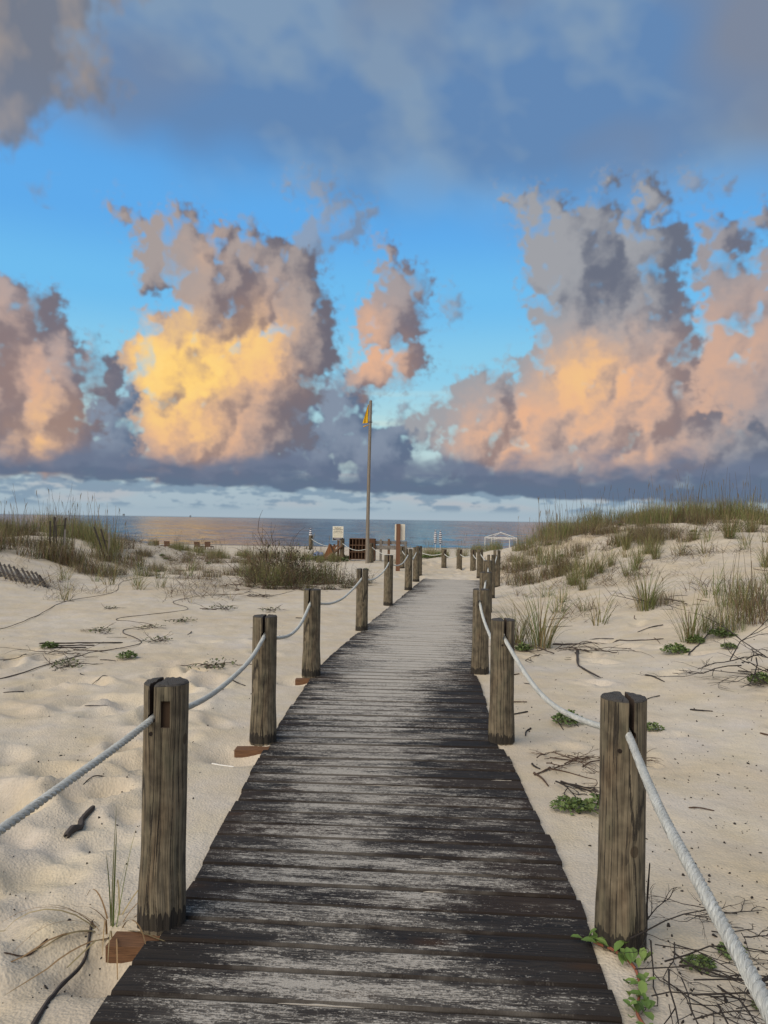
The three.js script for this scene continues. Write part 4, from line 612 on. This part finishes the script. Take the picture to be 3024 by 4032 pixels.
wood('runner', [[-3.75, -7.1], [-3.62, -7.32], [-3.3, -8.52], [-2.95, -9.4], [-3.5, -10.4], [-3.3, -11.0], [-3.97, -11.48], [-3.2, -12.6], [-3.7, -13.6], [-3.49, -14.62]], 0.0055, 0.004, vineMat, 'long bare runner winding from the fallen slats toward the shrubs', 'vine', 'bare runners on the left sand');
wood('runner', [[-3.49, -14.62], [-2.9, -15.2], [-2.4, -15.0], [-2.1, -15.6], [-1.9, -16.4]], 0.006, 0.004, vineMat, 'dark bare runner ending at the shrub thicket', 'vine', 'bare runners on the left sand');
function heap(name, seed, n, o, mat, x, z, label, category = 'twigs') { const m = part(name, branches(seed, n, o), mat, scene); m.position.set(x, ground(x, z), z); return tag(m, label, category); }
heap('twig_heap', 401, 26, { rad: 0.22, long: 0.85, lift: 0.08, len: 0.40, r: 0.0027, up: 0.9, depth: 2, dir: 0.9 }, twigMat, 1.02, -2.62, 'heap of bare dark forked twigs beside the boards and rotten-footed post');
heap('twig_heap', 402, 10, { rad: 0.3, long: 1.0, lift: 0.03, len: 0.26, r: 0.0026, up: 1.3, depth: 2 }, twigMat, 1.24, -3.1, 'thin scatter of bare twigs on sand past the rotten-footed post');
heap('twig_heap', 403, 22, { rad: 0.34, long: 1.1, lift: 0.2, len: 0.75, r: 0.0055, up: 0.9, depth: 2 }, twigMat, 3.45, -6.95, 'bundle of dark bare brush around a green plant on the right sand');
heap('dead_branch', 404, 12, { rad: 0.16, long: 1.3, lift: 0.04, len: 0.34, r: 0.004, up: 0.5, depth: 2, dir: 0.1 }, brownTwig, 1.22, -5.0, 'reddish brown dead branches hidden partly by the rotten-footed post');
heap('dead_branch', 405, 3, { rad: 0.05, lift: 0.02, len: 0.4, r: 0.005, up: 0.3, depth: 2, dir: 0.9 }, twigMat, 1.06, -4.6, 'black feathery dead branch on sand before the bright leafy plants');
heap('twig_heap', 406, 10, { rad: 0.3, long: 1.4, lift: 0.02, len: 0.4, r: 0.005, up: 0.4, depth: 1 }, vineMat, -3.7, -8.55, 'tangle of thin brown twigs round the creeping plant on the left sand');
heap('twig_heap', 407, 9, { rad: 0.25, long: 1.5, lift: 0.03, len: 0.5, r: 0.006, up: 0.4, depth: 1 }, vineMat, -2.5, -15.2, 'tangle of dark twigs on sand short of the shrub thicket');
heap('twig_heap', 411, 16, { rad: 0.4, long: 1.3, lift: 0.05, len: 0.7, r: 0.006, up: 1.2, depth: 2 }, brownTwig, -3.0, -16.7, 'brown bare twigs spilling from the open side of the shrub thicket');
heap('twig_heap', 408, 7, { rad: 0.25, long: 1.5, lift: 0.03, len: 0.45, r: 0.005, up: 0.5, depth: 1 }, vineMat, 2.6, -8.9, 'thin bare twigs beside the curved dark stick');
heap('twig_heap', 409, 9, { rad: 0.3, long: 1.6, lift: 0.04, len: 0.5, r: 0.006, up: 0.5, depth: 1 }, vineMat, 4.2, -11.1, 'dark twigs behind the dense grass clump on the bare slope');
heap('twig_heap', 410, 14, { rad: 0.3, long: 1.6, lift: 0.04, len: 0.5, r: 0.006, up: 0.5, depth: 1 }, vineMat, 1.95, -9.25, 'dead curled stems under the large arching grass');
{ const r = rng(81);
  const stick = (x, z, L, rad, side) => { const a = r() * 3.14, c = Math.cos(a) * L / 2, s = Math.sin(a) * L / 2; wood('small_stick', [[x - c, z - s], [x + (r() - 0.5) * 0.03, z + (r() - 0.5) * 0.03, 0.004], [x + c, z + s]], rad, rad * 0.6, r() < 0.6 ? twigMat : brownTwig, side < 0 ? 'small dark stick lying on the open left sand' : 'small dark stick lying on the sand of the right side', 'stick', side < 0 ? 'small sticks on the left sand' : 'small sticks on the right sand'); };
  for (let i = 0; i < 34; i++) { const d = 2.6 + r() * 11; stick(1.15 + r() * (0.5 + d * 0.38), -d, 0.07 + r() * 0.2 + d * 0.012, 0.0035 + r() * 0.004, 1); }
  for (let i = 0; i < 26; i++) { const d = 2.4 + r() * 11; stick(-1.2 - r() * (0.3 + d * 0.38), -d, 0.06 + r() * 0.16 + d * 0.012, 0.003 + r() * 0.004, -1); }
  for (const [x, z, L] of [[1.1, -5.75, 0.22], [1.12, -6.3, 0.2], [1.02, -4.85, 0.2], [0.98, -4.7, 0.24], [1.0, -4.95, 0.12]]) stick(x, z, L, 0.007, 1); }
// crumbs of bark and leaf on the sand, and the dead thatch between the clumps
{ const r = rng(91), g = new THREE.IcosahedronGeometry(0.006, 0), m = new THREE.InstancedMesh(g, twigMat, 2100), M = new THREE.Matrix4(), q = new THREE.Quaternion(), e = new THREE.Euler();
  for (let i = 0; i < 2100; i++) { const right = r() < 0.72, d = 2.3 + r() * r() * 11, x = right ? 0.98 + walkAt(d)[0] + r() * (0.3 + d * 0.42) : -1.0 - r() * (0.3 + d * 0.42), z = -d; e.set(r() * 3, r() * 6, r() * 3); q.setFromEuler(e); const s = 0.25 + r() * r() * 1.2; M.compose(new THREE.Vector3(x, ground(x, z) + 0.002, z), q, new THREE.Vector3(s * (1 + r()), s * 0.5, s)); m.setMatrixAt(i, M); }
  m.name = 'plant_litter'; m.userData = { kind: 'stuff', label: 'dark crumbs of bark and leaf strewn over the sand', category: 'litter' }; m.castShadow = m.receiveShadow = true; scene.add(m); }
{ const r = rng(95), g = blades(330, 26, { spread: 0.3, len: [0.15, 0.5], tilt: [0.7, 1.5], bend: [0.2, 1.4], width: 0.007, cols: [[RUST, 2], [DEAD, 4], [STRAW, 1]] }), N = 900, m = new THREE.InstancedMesh(g, leafMat, N), M = new THREE.Matrix4(), q = new THREE.Quaternion();
  let i = 0; while (i < N) { const left = r() < 0.45, x = left ? -14 + r() * 11 : 2.8 + r() * 9, d = left ? 13.5 + r() * 14 : 11 + r() * 13; if (!clear(x, -d) || fbm(x * 0.5 + 7, d * 0.5, 2) < (d < 17 ? 0.06 : -0.2)) continue; q.setFromAxisAngle(new THREE.Vector3(0, 1, 0), r() * 6.28); const s = 0.6 + r() * 0.7; M.compose(new THREE.Vector3(x, ground(x, -d) + 0.005, -d), q, new THREE.Vector3(s, s, s)); m.setMatrixAt(i++, M); }
  m.name = 'dead_thatch'; m.userData = { kind: 'stuff', label: 'dead brown grass and runners matted on the dune sand', category: 'dead grass' }; m.castShadow = m.receiveShadow = true; scene.add(m); }

// ---------------------------------------------------------------- things past the end of the walk
const grainMap = (a, b) => texture(128, 256, (x, y) => { const u = x / 128, v = y / 256, k = clamp(0.5 + noise(u * 24, v * 2, 24, 2) * 0.7 + noise(u * 60, v * 6, 60, 6) * 0.45); return mix3(a, b, k); });
const redWood = std({ map: grainMap([0.045, 0.022, 0.012], [0.14, 0.070, 0.036]) }), brownWood = std({ map: grainMap([0.085, 0.046, 0.026], [0.21, 0.125, 0.075]) }), greyBoard = std({ map: grainMap([0.12, 0.11, 0.095], [0.26, 0.24, 0.21]) }), darkSlat = std({ map: grainMap([0.028, 0.025, 0.022], [0.075, 0.064, 0.052]) }), whitePaint = std({ color: new THREE.Color().setRGB(0.72, 0.71, 0.66), roughness: 0.6 }), steel = std({ map: grainMap([0.16, 0.135, 0.105], [0.30, 0.265, 0.215]), roughness: 0.55, metalness: 0.25 });
{ // flagpole with a limp yellow flag
  const y = ground(-0.55, -26.4), g = thing('flagpole', 'tall weathered pole with a narrow yellow flag at its head', 'flagpole', [-0.55, y, -26.4]);
  part('pole', sweep([[0, -0.3, 0], [0.0, 1.5, 0], [0.01, 3.2, 0], [0.035, 5.56, 0]], (t) => mix(0.066, 0.052, t), 14), steel, g);
  part('pole_cap', new THREE.SphereGeometry(0.054, 12, 6, 0, 6.3, 0, 1.57).translate(0.035, 5.555, 0), steel, g);
  const f = new THREE.PlaneGeometry(1, 1, 8, 12), p = f.attributes.position; for (let i = 0; i < p.count; i++) { const u = p.getX(i) + 0.5, v = p.getY(i) + 0.5, w = mix(0.19, 0.03, v); p.setXYZ(i, -0.045 - (1 - u) * w + 0.02 * v, mix(4.82, 5.46, v) - (1 - u) * 0.02, 0.03 * Math.sin(u * 9 + v * 3) * (1 - v * 0.5)); } f.computeVertexNormals();
  const flag = part('flag', f, std({ color: new THREE.Color().setRGB(0.70, 0.42, 0.01), side: THREE.DoubleSide, roughness: 0.8 }), g);
  part('flag_tie', sweep([[-0.03, 4.74, 0.05], [-0.1, 4.72, 0.06], [-0.2, 4.68, 0.05]], (t) => 0.012 + 0.012 * t, 5), std({ color: new THREE.Color().setRGB(0.55, 0.32, 0.06) }), flag);
  part('clamp', new THREE.TorusGeometry(0.066, 0.012, 6, 16).rotateX(Math.PI / 2).translate(0.03, 4.85, 0), std({ color: 0x5a5048, metalness: 0.5, roughness: 0.5 }), g);
}
{ // notice board
  const x = -1.72, z = -29.0, g = thing('notice_board', 'white notice board with lines of black print above a black band', 'sign', [x, ground(x, z), z], 0.06);
  const c = document.createElement('canvas'); c.width = 256; c.height = 330; const k = c.getContext('2d'); k.fillStyle = '#e9e4cf'; k.fillRect(0, 0, 256, 330); k.fillStyle = '#111'; k.fillRect(0, 274, 256, 56);
  const row = (y, h, x0, x1, col, seed) => { const r = rng(seed); k.fillStyle = col; let q = x0; while (q < x1) { const w = 6 + r() * 14; k.fillRect(q, y + r() * 2, Math.min(w, x1 - q), h); q += w + 2 + (r() < 0.3 ? 8 : 0); } };
  row(22, 13, 40, 216, '#2a2620', 1); row(46, 13, 46, 208, '#2a2620', 2); row(70, 13, 8, 248, '#16130f', 3); row(104, 12, 34, 222, '#2a2620', 4); row(130, 13, 8, 246, '#16130f', 5); for (let i = 0; i < 3; i++) row(164 + i * 11, 4, 12, 240, '#7d7560', 8 + i); for (let i = 0; i < 3; i++) row(212 + i * 15, 4, 14, 236 - i * 16, '#8d8466', 18 + i); row(284, 11, 26, 224, '#d6cfd8', 30); row(306, 11, 90, 170, '#d6cfd8', 31);
  const t = new THREE.CanvasTexture(c); t.colorSpace = THREE.SRGBColorSpace;
  const board = part('board', box(0.41, 0.53, 0.02, 0, 1.02, -0.012), whitePaint, g); const q = new THREE.PlaneGeometry(0.385, 0.505); q.translate(0, 1.02, 0.002); part('print', q, std({ map: t, roughness: 0.6 }), board);
  part('post', box(0.09, 0.95, 0.09, 0.02, 0.36, -0.07), brownWood, g); part('post', box(0.08, 0.7, 0.08, -0.13, 0.25, -0.09), redWood, g); part('clamp', box(0.1, 0.13, 0.07, 0.2, 0.76, 0.03), darkSlat, board);
}
{ const g = thing('leaning_board', 'broken rust brown board leaning with its brace under the notice board', 'board', [-2.12, ground(-2.12, -28.8), -28.8], 0.1);
  const s = new THREE.Shape([[-0.22, -0.1], [-0.02, -0.1], [0.42, 0.62], [0.26, 0.52], [0.1, 0.66]].map(([a, b]) => new THREE.Vector2(a, b))); part('panel', new THREE.ExtrudeGeometry(s, { depth: 0.03, bevelEnabled: false }), std({ map: grainMap([0.16, 0.062, 0.022], [0.30, 0.135, 0.055]) }), g);
  part('brace', rod([-0.14, -0.02, 0.06], [0.56, 0.56, 0.08], 0.055, 0.05, 4), brownWood, g); part('prop', rod([0.12, 0.62, 0.1], [0.36, 0.06, 0.12], 0.022, 0.02, 4), darkSlat, g); }
{ // slatted rack
  const x = -0.78, z = -28.7, g = thing('slatted_rack', 'dark brown wooden rack of open slatted shelves behind the flagpole', 'rack', [x, ground(x, z) - 0.02, z], -0.07);
  part('back_panel', box(0.92, 0.78, 0.018, 0, 0.44, -0.2), redWood, g); for (const s of [-1, 1]) part('side_panel', box(0.024, 0.8, 0.40, s * 0.47, 0.44, 0), redWood, g);
  for (const y of [0.08, 0.35, 0.60, 0.845]) part('shelf', box(0.914, 0.022, 0.36, 0, y, 0.01), brownWood, g);
  for (let i = 0; i < 7; i++) for (let j = 0; j < 3; j++) part('slat', box(0.022, 0.235, 0.018, -0.36 + i * 0.12 + (j - 1) * 0.008, [0.215, 0.475, 0.7225][j], 0.17), brownWood, g);
  part('end_panel', box(0.2, 0.6, 0.024, 0.36, 0.55, 0.195), redWood, g);
}
{ // grey railing between rack and sign post
  const g = thing('timber_railing', 'grey weathered timber railing with short uprights behind the rope', 'railing', [0.02, ground(0.02, -28.6), -28.6], -0.10);
  part('rail', box(1.5, 0.15, 0.04, 0.12, 0.52, 0.05), greyBoard, g); part('rail', box(1.35, 0.12, 0.035, 0.18, 0.70, -0.03), greyBoard, g);
  for (const [px, m, h] of [[-0.38, greyBoard, 0.78], [-0.12, greyBoard, 0.82], [0.18, brownWood, 0.84], [0.56, brownWood, 0.80], [0.8, greyBoard, 0.74]]) part('upright', box(0.085, h + 0.2, 0.07, px, h / 2 - 0.1, 0.0), m, g);
}
{ // sign seen from behind on a brown post
  const g = thing('sign_post', 'brown square timber post carrying the blank back of a white sign', 'sign', [0.43, ground(0.43, -22.6), -22.6], 0.05);
  part('post', box(0.118, 1.72, 0.1, 0, 0.52, 0), std({ map: grainMap([0.11, 0.050, 0.026], [0.22, 0.112, 0.062]) }), g);
  const s = new THREE.Shape(), w = 0.15, h = 0.24, r = 0.035; s.moveTo(-w + r, -h); s.lineTo(w - r, -h); s.quadraticCurveTo(w, -h, w, -h + r); s.lineTo(w, h - r); s.quadraticCurveTo(w, h, w - r, h); s.lineTo(-w + r, h); s.quadraticCurveTo(-w, h, -w, h - r); s.lineTo(-w, -h + r); s.quadraticCurveTo(-w, -h, -w + r, -h);
  const e = new THREE.ExtrudeGeometry(s, { depth: 0.006, bevelEnabled: false }); e.translate(0.05, 1.135, -0.062); part('sign_plate', e, std({ color: new THREE.Color().setRGB(0.74, 0.70, 0.58), roughness: 0.5 }), g);
}
{ const x = -2.93, z = -30.9, m = part('white_bucket', new THREE.LatheGeometry([[0.0, 0], [0.12, 0], [0.15, 0.32], [0.157, 0.33], [0.145, 0.335], [0.115, 0.02], [0, 0.02]].map(([a, b]) => new THREE.Vector2(a, b)), 18), whitePaint, scene); m.position.set(x, ground(x, z) + 0.18, z); m.position.y = ground(x, z); tag(m, 'white bucket standing against the rope post near the striped umbrella', 'bucket'); }
{ const x = -2.5, z = -29.6, g = new THREE.IcosahedronGeometry(0.14, 4), p = g.attributes.position; for (let i = 0; i < p.count; i++) { const a = p.getX(i), b = p.getY(i), c = p.getZ(i), k = 1 + 0.5 * noise(a * 14 + 5, b * 14 + c * 11) ; p.setXYZ(i, a * k * 1.3, Math.max(-0.02, b * k), c * k); } g.computeVertexNormals(); const m = part('blue_cloth', g, std({ color: new THREE.Color().setRGB(0.16, 0.22, 0.36), roughness: 0.9 }), scene); m.position.set(x, ground(x, z) + 0.14, z); tag(m, 'small crumpled blue cloth lying on plants near the notice board', 'cloth'); }
// ---------------------------------------------------------------- broken sand fence on the left dune
function slatIn(g, dx, dz, h, lx, lz, mat = darkSlat) { const p = g.position, s = box(0.042, h + 0.3, 0.012, 0, h / 2 - 0.15, 0); s.applyMatrix4(new THREE.Matrix4().makeRotationFromEuler(new THREE.Euler(lz, 0.2, -lx))); s.translate(dx, ground(p.x + dx, p.z + dz) - p.y, dz); part('slat', s, mat, g); }
{ const g = thing('sand_fence', 'upright remnant of sand fence, four dark slats and a pale one, in tall dune grass', 'fence', [-8.62, ground(-8.62, -19.9), -19.9]); for (const [dx, h, l] of [[0, 0.72, 0.0], [0.09, 0.85, 0.02], [0.18, 0.86, -0.05], [0.335, 0.9, 0.06]]) slatIn(g, dx, 0, h, l, 0.03); slatIn(g, 0.38, 0.04, 0.62, 0.03, 0, greyBoard); part('wire', sweep([[0, 0.55, 0.02], [0.2, 0.6, 0.02], [0.42, 0.62, 0.04]], 0.005, 4), twigMat, g); }
{ const g = thing('sand_fence', 'tilted remnant of sand fence, two slats leaning hard against an upright one', 'fence', [-7.55, ground(-7.55, -20.4), -20.4]); slatIn(g, 0.2, 0, 0.95, -0.32, 0.05); slatIn(g, 0.3, -0.05, 0.9, -0.27, 0.05); slatIn(g, 0.28, 0.05, 0.78, 0.02, 0, greyBoard); part('wire', sweep([[0.02, 0.5, 0.02], [0.28, 0.48, 0.06]], 0.005, 4), twigMat, g); }
{ const g = thing('fallen_fence', 'collapsed sand fence of dark slats lying on the left dune slope', 'fence'), r = rng(505), tops = [], mids = [];
  for (let i = 0; i < 17; i++) { const x = -8.75 + i * 0.115, z = -16.3 + i * 0.05 + (r() - 0.5) * 0.06, L = 0.85 + r() * 0.25, a = [x, 0, z], b = [x + L * 0.55, 0, z + L * 0.82]; a[1] = ground(a[0], a[2]) + 0.10 + r() * 0.05; b[1] = ground(b[0], b[2]) + 0.02; const s = box(0.04, new THREE.Vector3(...a).distanceTo(new THREE.Vector3(...b)), 0.012); s.applyQuaternion(new THREE.Quaternion().setFromUnitVectors(new THREE.Vector3(0, 1, 0), new THREE.Vector3(a[0] - b[0], a[1] - b[1], a[2] - b[2]).normalize())); s.translate((a[0] + b[0]) / 2, (a[1] + b[1]) / 2, (a[2] + b[2]) / 2); part('slat', s, darkSlat, g); tops.push([mix(a[0], b[0], 0.2), mix(a[1], b[1], 0.2) + 0.012, mix(a[2], b[2], 0.2)]); mids.push([mix(a[0], b[0], 0.75), mix(a[1], b[1], 0.75) + 0.012, mix(a[2], b[2], 0.75)]); }
  part('wire', sweep(tops, 0.005, 4), twigMat, g); part('wire', sweep(mids, 0.005, 4), twigMat, g); }
// ---------------------------------------------------------------- on the beach
const teak = std({ map: grainMap([0.075, 0.036, 0.020], [0.16, 0.085, 0.048]) });
function lounger() { const g = new THREE.Group(); for (let i = 0; i < 6; i++) part('back_slat', box(0.60, 0.085, 0.02, 0, 0.34 + i * 0.092, 0.42 + i * 0.030, 0.32), teak, g); for (const s of [-1, 1]) { part('back_rail', rod([s * 0.27, 0.27, 0.385], [s * 0.27, 0.86, 0.58], 0.02, 0.02, 4), teak, g); part('side_rail', box(0.04, 0.08, 1.5, s * 0.32, 0.28, -0.4), teak, g); part('leg', box(0.06, 0.26, 0.06, s * 0.32, 0.11, 0.28), teak, g); part('leg', box(0.06, 0.26, 0.06, s * 0.32, 0.11, -1.08), teak, g); } for (let i = 0; i < 11; i++) part('seat_slat', box(0.60, 0.02, 0.09, 0, 0.325, 0.28 - i * 0.13), teak, g); return g; }
function lowTable() { const g = new THREE.Group(); part('table_top', box(0.42, 0.03, 0.5, 0, 0.36, 0), teak, g); for (const a of [-1, 1]) for (const b of [-1, 1]) part('leg', box(0.05, 0.35, 0.05, a * 0.17, 0.165, b * 0.2), teak, g); return g; }
{ const L = lounger(), T = lowTable(); const put = (o, name, x, z, label, cat, group) => { const c = o.clone(); c.name = numbered(name); c.position.set(x, ground(x, z), z); scene.add(c); tag(c, label, cat, group); };
  [[-28.2, 'behind the dune grass'], [-23.5, 'of the middle pair at the water'], [-19.2, 'of the pair toward the shrubs']].forEach(([x, w]) => { const z = -82; for (const s of [-0.56, 0.56]) put(L, 'beach_lounger', x + s, z, 'brown slatted beach lounger ' + w, 'lounger', 'pairs of loungers facing the sea'); put(T, 'low_table', x, z - 0.1, 'low brown table between the two loungers ' + w, 'table', 'low tables between loungers'); }); }
{ const navy = std({ color: new THREE.Color().setRGB(0.02, 0.028, 0.075) }), white = std({ color: new THREE.Color().setRGB(0.74, 0.75, 0.76) });
  const brolly = (x, z, label) => { const g = thing('closed_umbrella', label, 'umbrella', [x, ground(x, z), z], x, 'closed striped umbrellas on the beach'); const pole = part('pole', rod([0, -0.2, 0], [0, 2.34, 0], 0.026, 0.022, 8), white, g); const R = (t) => 0.05 + 0.15 * Math.sin(Math.PI * clamp(0.12 + t * 0.78)) * (1 - 0.3 * t); for (let i = 0; i < 13; i++) { const t0 = i / 13, t1 = (i + 1) / 13, s = new THREE.CylinderGeometry(R(t1), R(t0), 1.55 / 13, 10, 1, true), p = s.attributes.position; for (let k = 0; k < p.count; k++) { const a = Math.atan2(p.getZ(k), p.getX(k)), f = 1 + 0.16 * Math.sin(a * 4 + i * 0.5); p.setX(k, p.getX(k) * f); p.setZ(k, p.getZ(k) * f); } s.computeVertexNormals(); s.translate(0, 0.75 + (t0 + t1) / 2 * 1.55, 0); const m = part('canopy_stripe', s, std({ color: (i % 2 ? white : navy).color, side: THREE.DoubleSide }), g); } part('finial', new THREE.SphereGeometry(0.04, 8, 6).translate(0, 2.36, 0), white, pole); };
  brolly(6.25, -93, 'closed navy and white striped umbrella, the one nearer the brown sign post'); brolly(6.9, -93.6, 'closed navy and white striped umbrella, the one nearer the white canopy frame'); brolly(-8.55, -90, 'closed navy and white striped umbrella standing apart near the notice board'); }
{ const x = 13.7, z = -90, g = thing('canopy_frame', 'white folding canopy frame without its cover by the water', 'canopy', [x, ground(x, z), z], 0.12), h = 1.62, w = 1.5; for (const a of [-1, 1]) for (const b of [-1, 1]) { part('leg', rod([a * w, -0.1, b * w], [a * w, h, b * w], 0.045, 0.045, 6), whitePaint, g); part('roof_bar', rod([a * w, h, b * w], [0, h + 0.62, 0], 0.032, 0.03, 5), whitePaint, g); part('foot', box(0.16, 0.02, 0.16, a * w, 0.012, b * w), whitePaint, g); }
  for (const s of [-1, 1]) { part('eave_bar', rod([-w, h - 0.02, s * w], [w, h - 0.02, s * w], 0.035, 0.035, 5), whitePaint, g); part('eave_bar', rod([s * w, h - 0.02, -w], [s * w, h - 0.02, w], 0.035, 0.035, 5), whitePaint, g); for (const k of [-1, 1]) { part('brace', rod([k * w, h, s * w], [0, h - 0.2, s * w], 0.025, 0.025, 5), whitePaint, g); part('brace', rod([k * w, h - 0.22, s * w], [0, h, s * w], 0.025, 0.025, 5), whitePaint, g); } } part('hub', new THREE.CylinderGeometry(0.07, 0.07, 0.14, 10).translate(0, h + 0.6, 0), whitePaint, g); }
// ---------------------------------------------------------------- far out at sea
function rig(x, z, s, label, crane) { const m = std({ color: new THREE.Color().setRGB(0.22, 0.23, 0.25) }), g = thing('gas_platform', label, 'platform', [x, SEA, z]); for (const a of [-1, 1]) for (const b of [-1, 1]) part('leg', rod([a * 5 * s, -2, b * 5 * s], [a * 4 * s, 9 * s, b * 4 * s], 0.9 * s, 0.8 * s, 6), m, g); part('deck', box(15 * s, 2.4 * s, 13 * s, 0, 10 * s, 0), m, g); part('deck_house', box(12 * s, 6 * s, 10 * s, 0, 14.2 * s, 0), m, g); part('upper_deck', box(14 * s, 1 * s, 12 * s, 0, 17.7 * s, 0), m, g); if (crane) { part('tower', rod([2 * s, 18 * s, 0], [2 * s, 25 * s, 0], 1.6 * s, 1.0 * s, 4), m, g); part('crane', rod([3 * s, 19 * s, 0], [17 * s, 29 * s, 0], 0.5 * s, 0.4 * s, 4), m, g); } else part('helideck', new THREE.CylinderGeometry(7.5 * s, 6 * s, 1.2 * s, 8).translate(0, 20 * s, 0), m, g); return g; }
wood('white_straw', [[-1.08, -4.95], [-1.02, -4.9], [-0.92, -4.86]], 0.005, 0.004, whitePaint, 'short white twig on the sand between the first two left posts', 'twig');
rig(-2030, -6000, 1.05, 'grey sea platform on legs, on the horizon beside a bent grass stalk', false); rig(-1510, -6000, 0.85, 'grey sea platform with a raised crane arm on the horizon', true);
renderer.render(scene, camera);
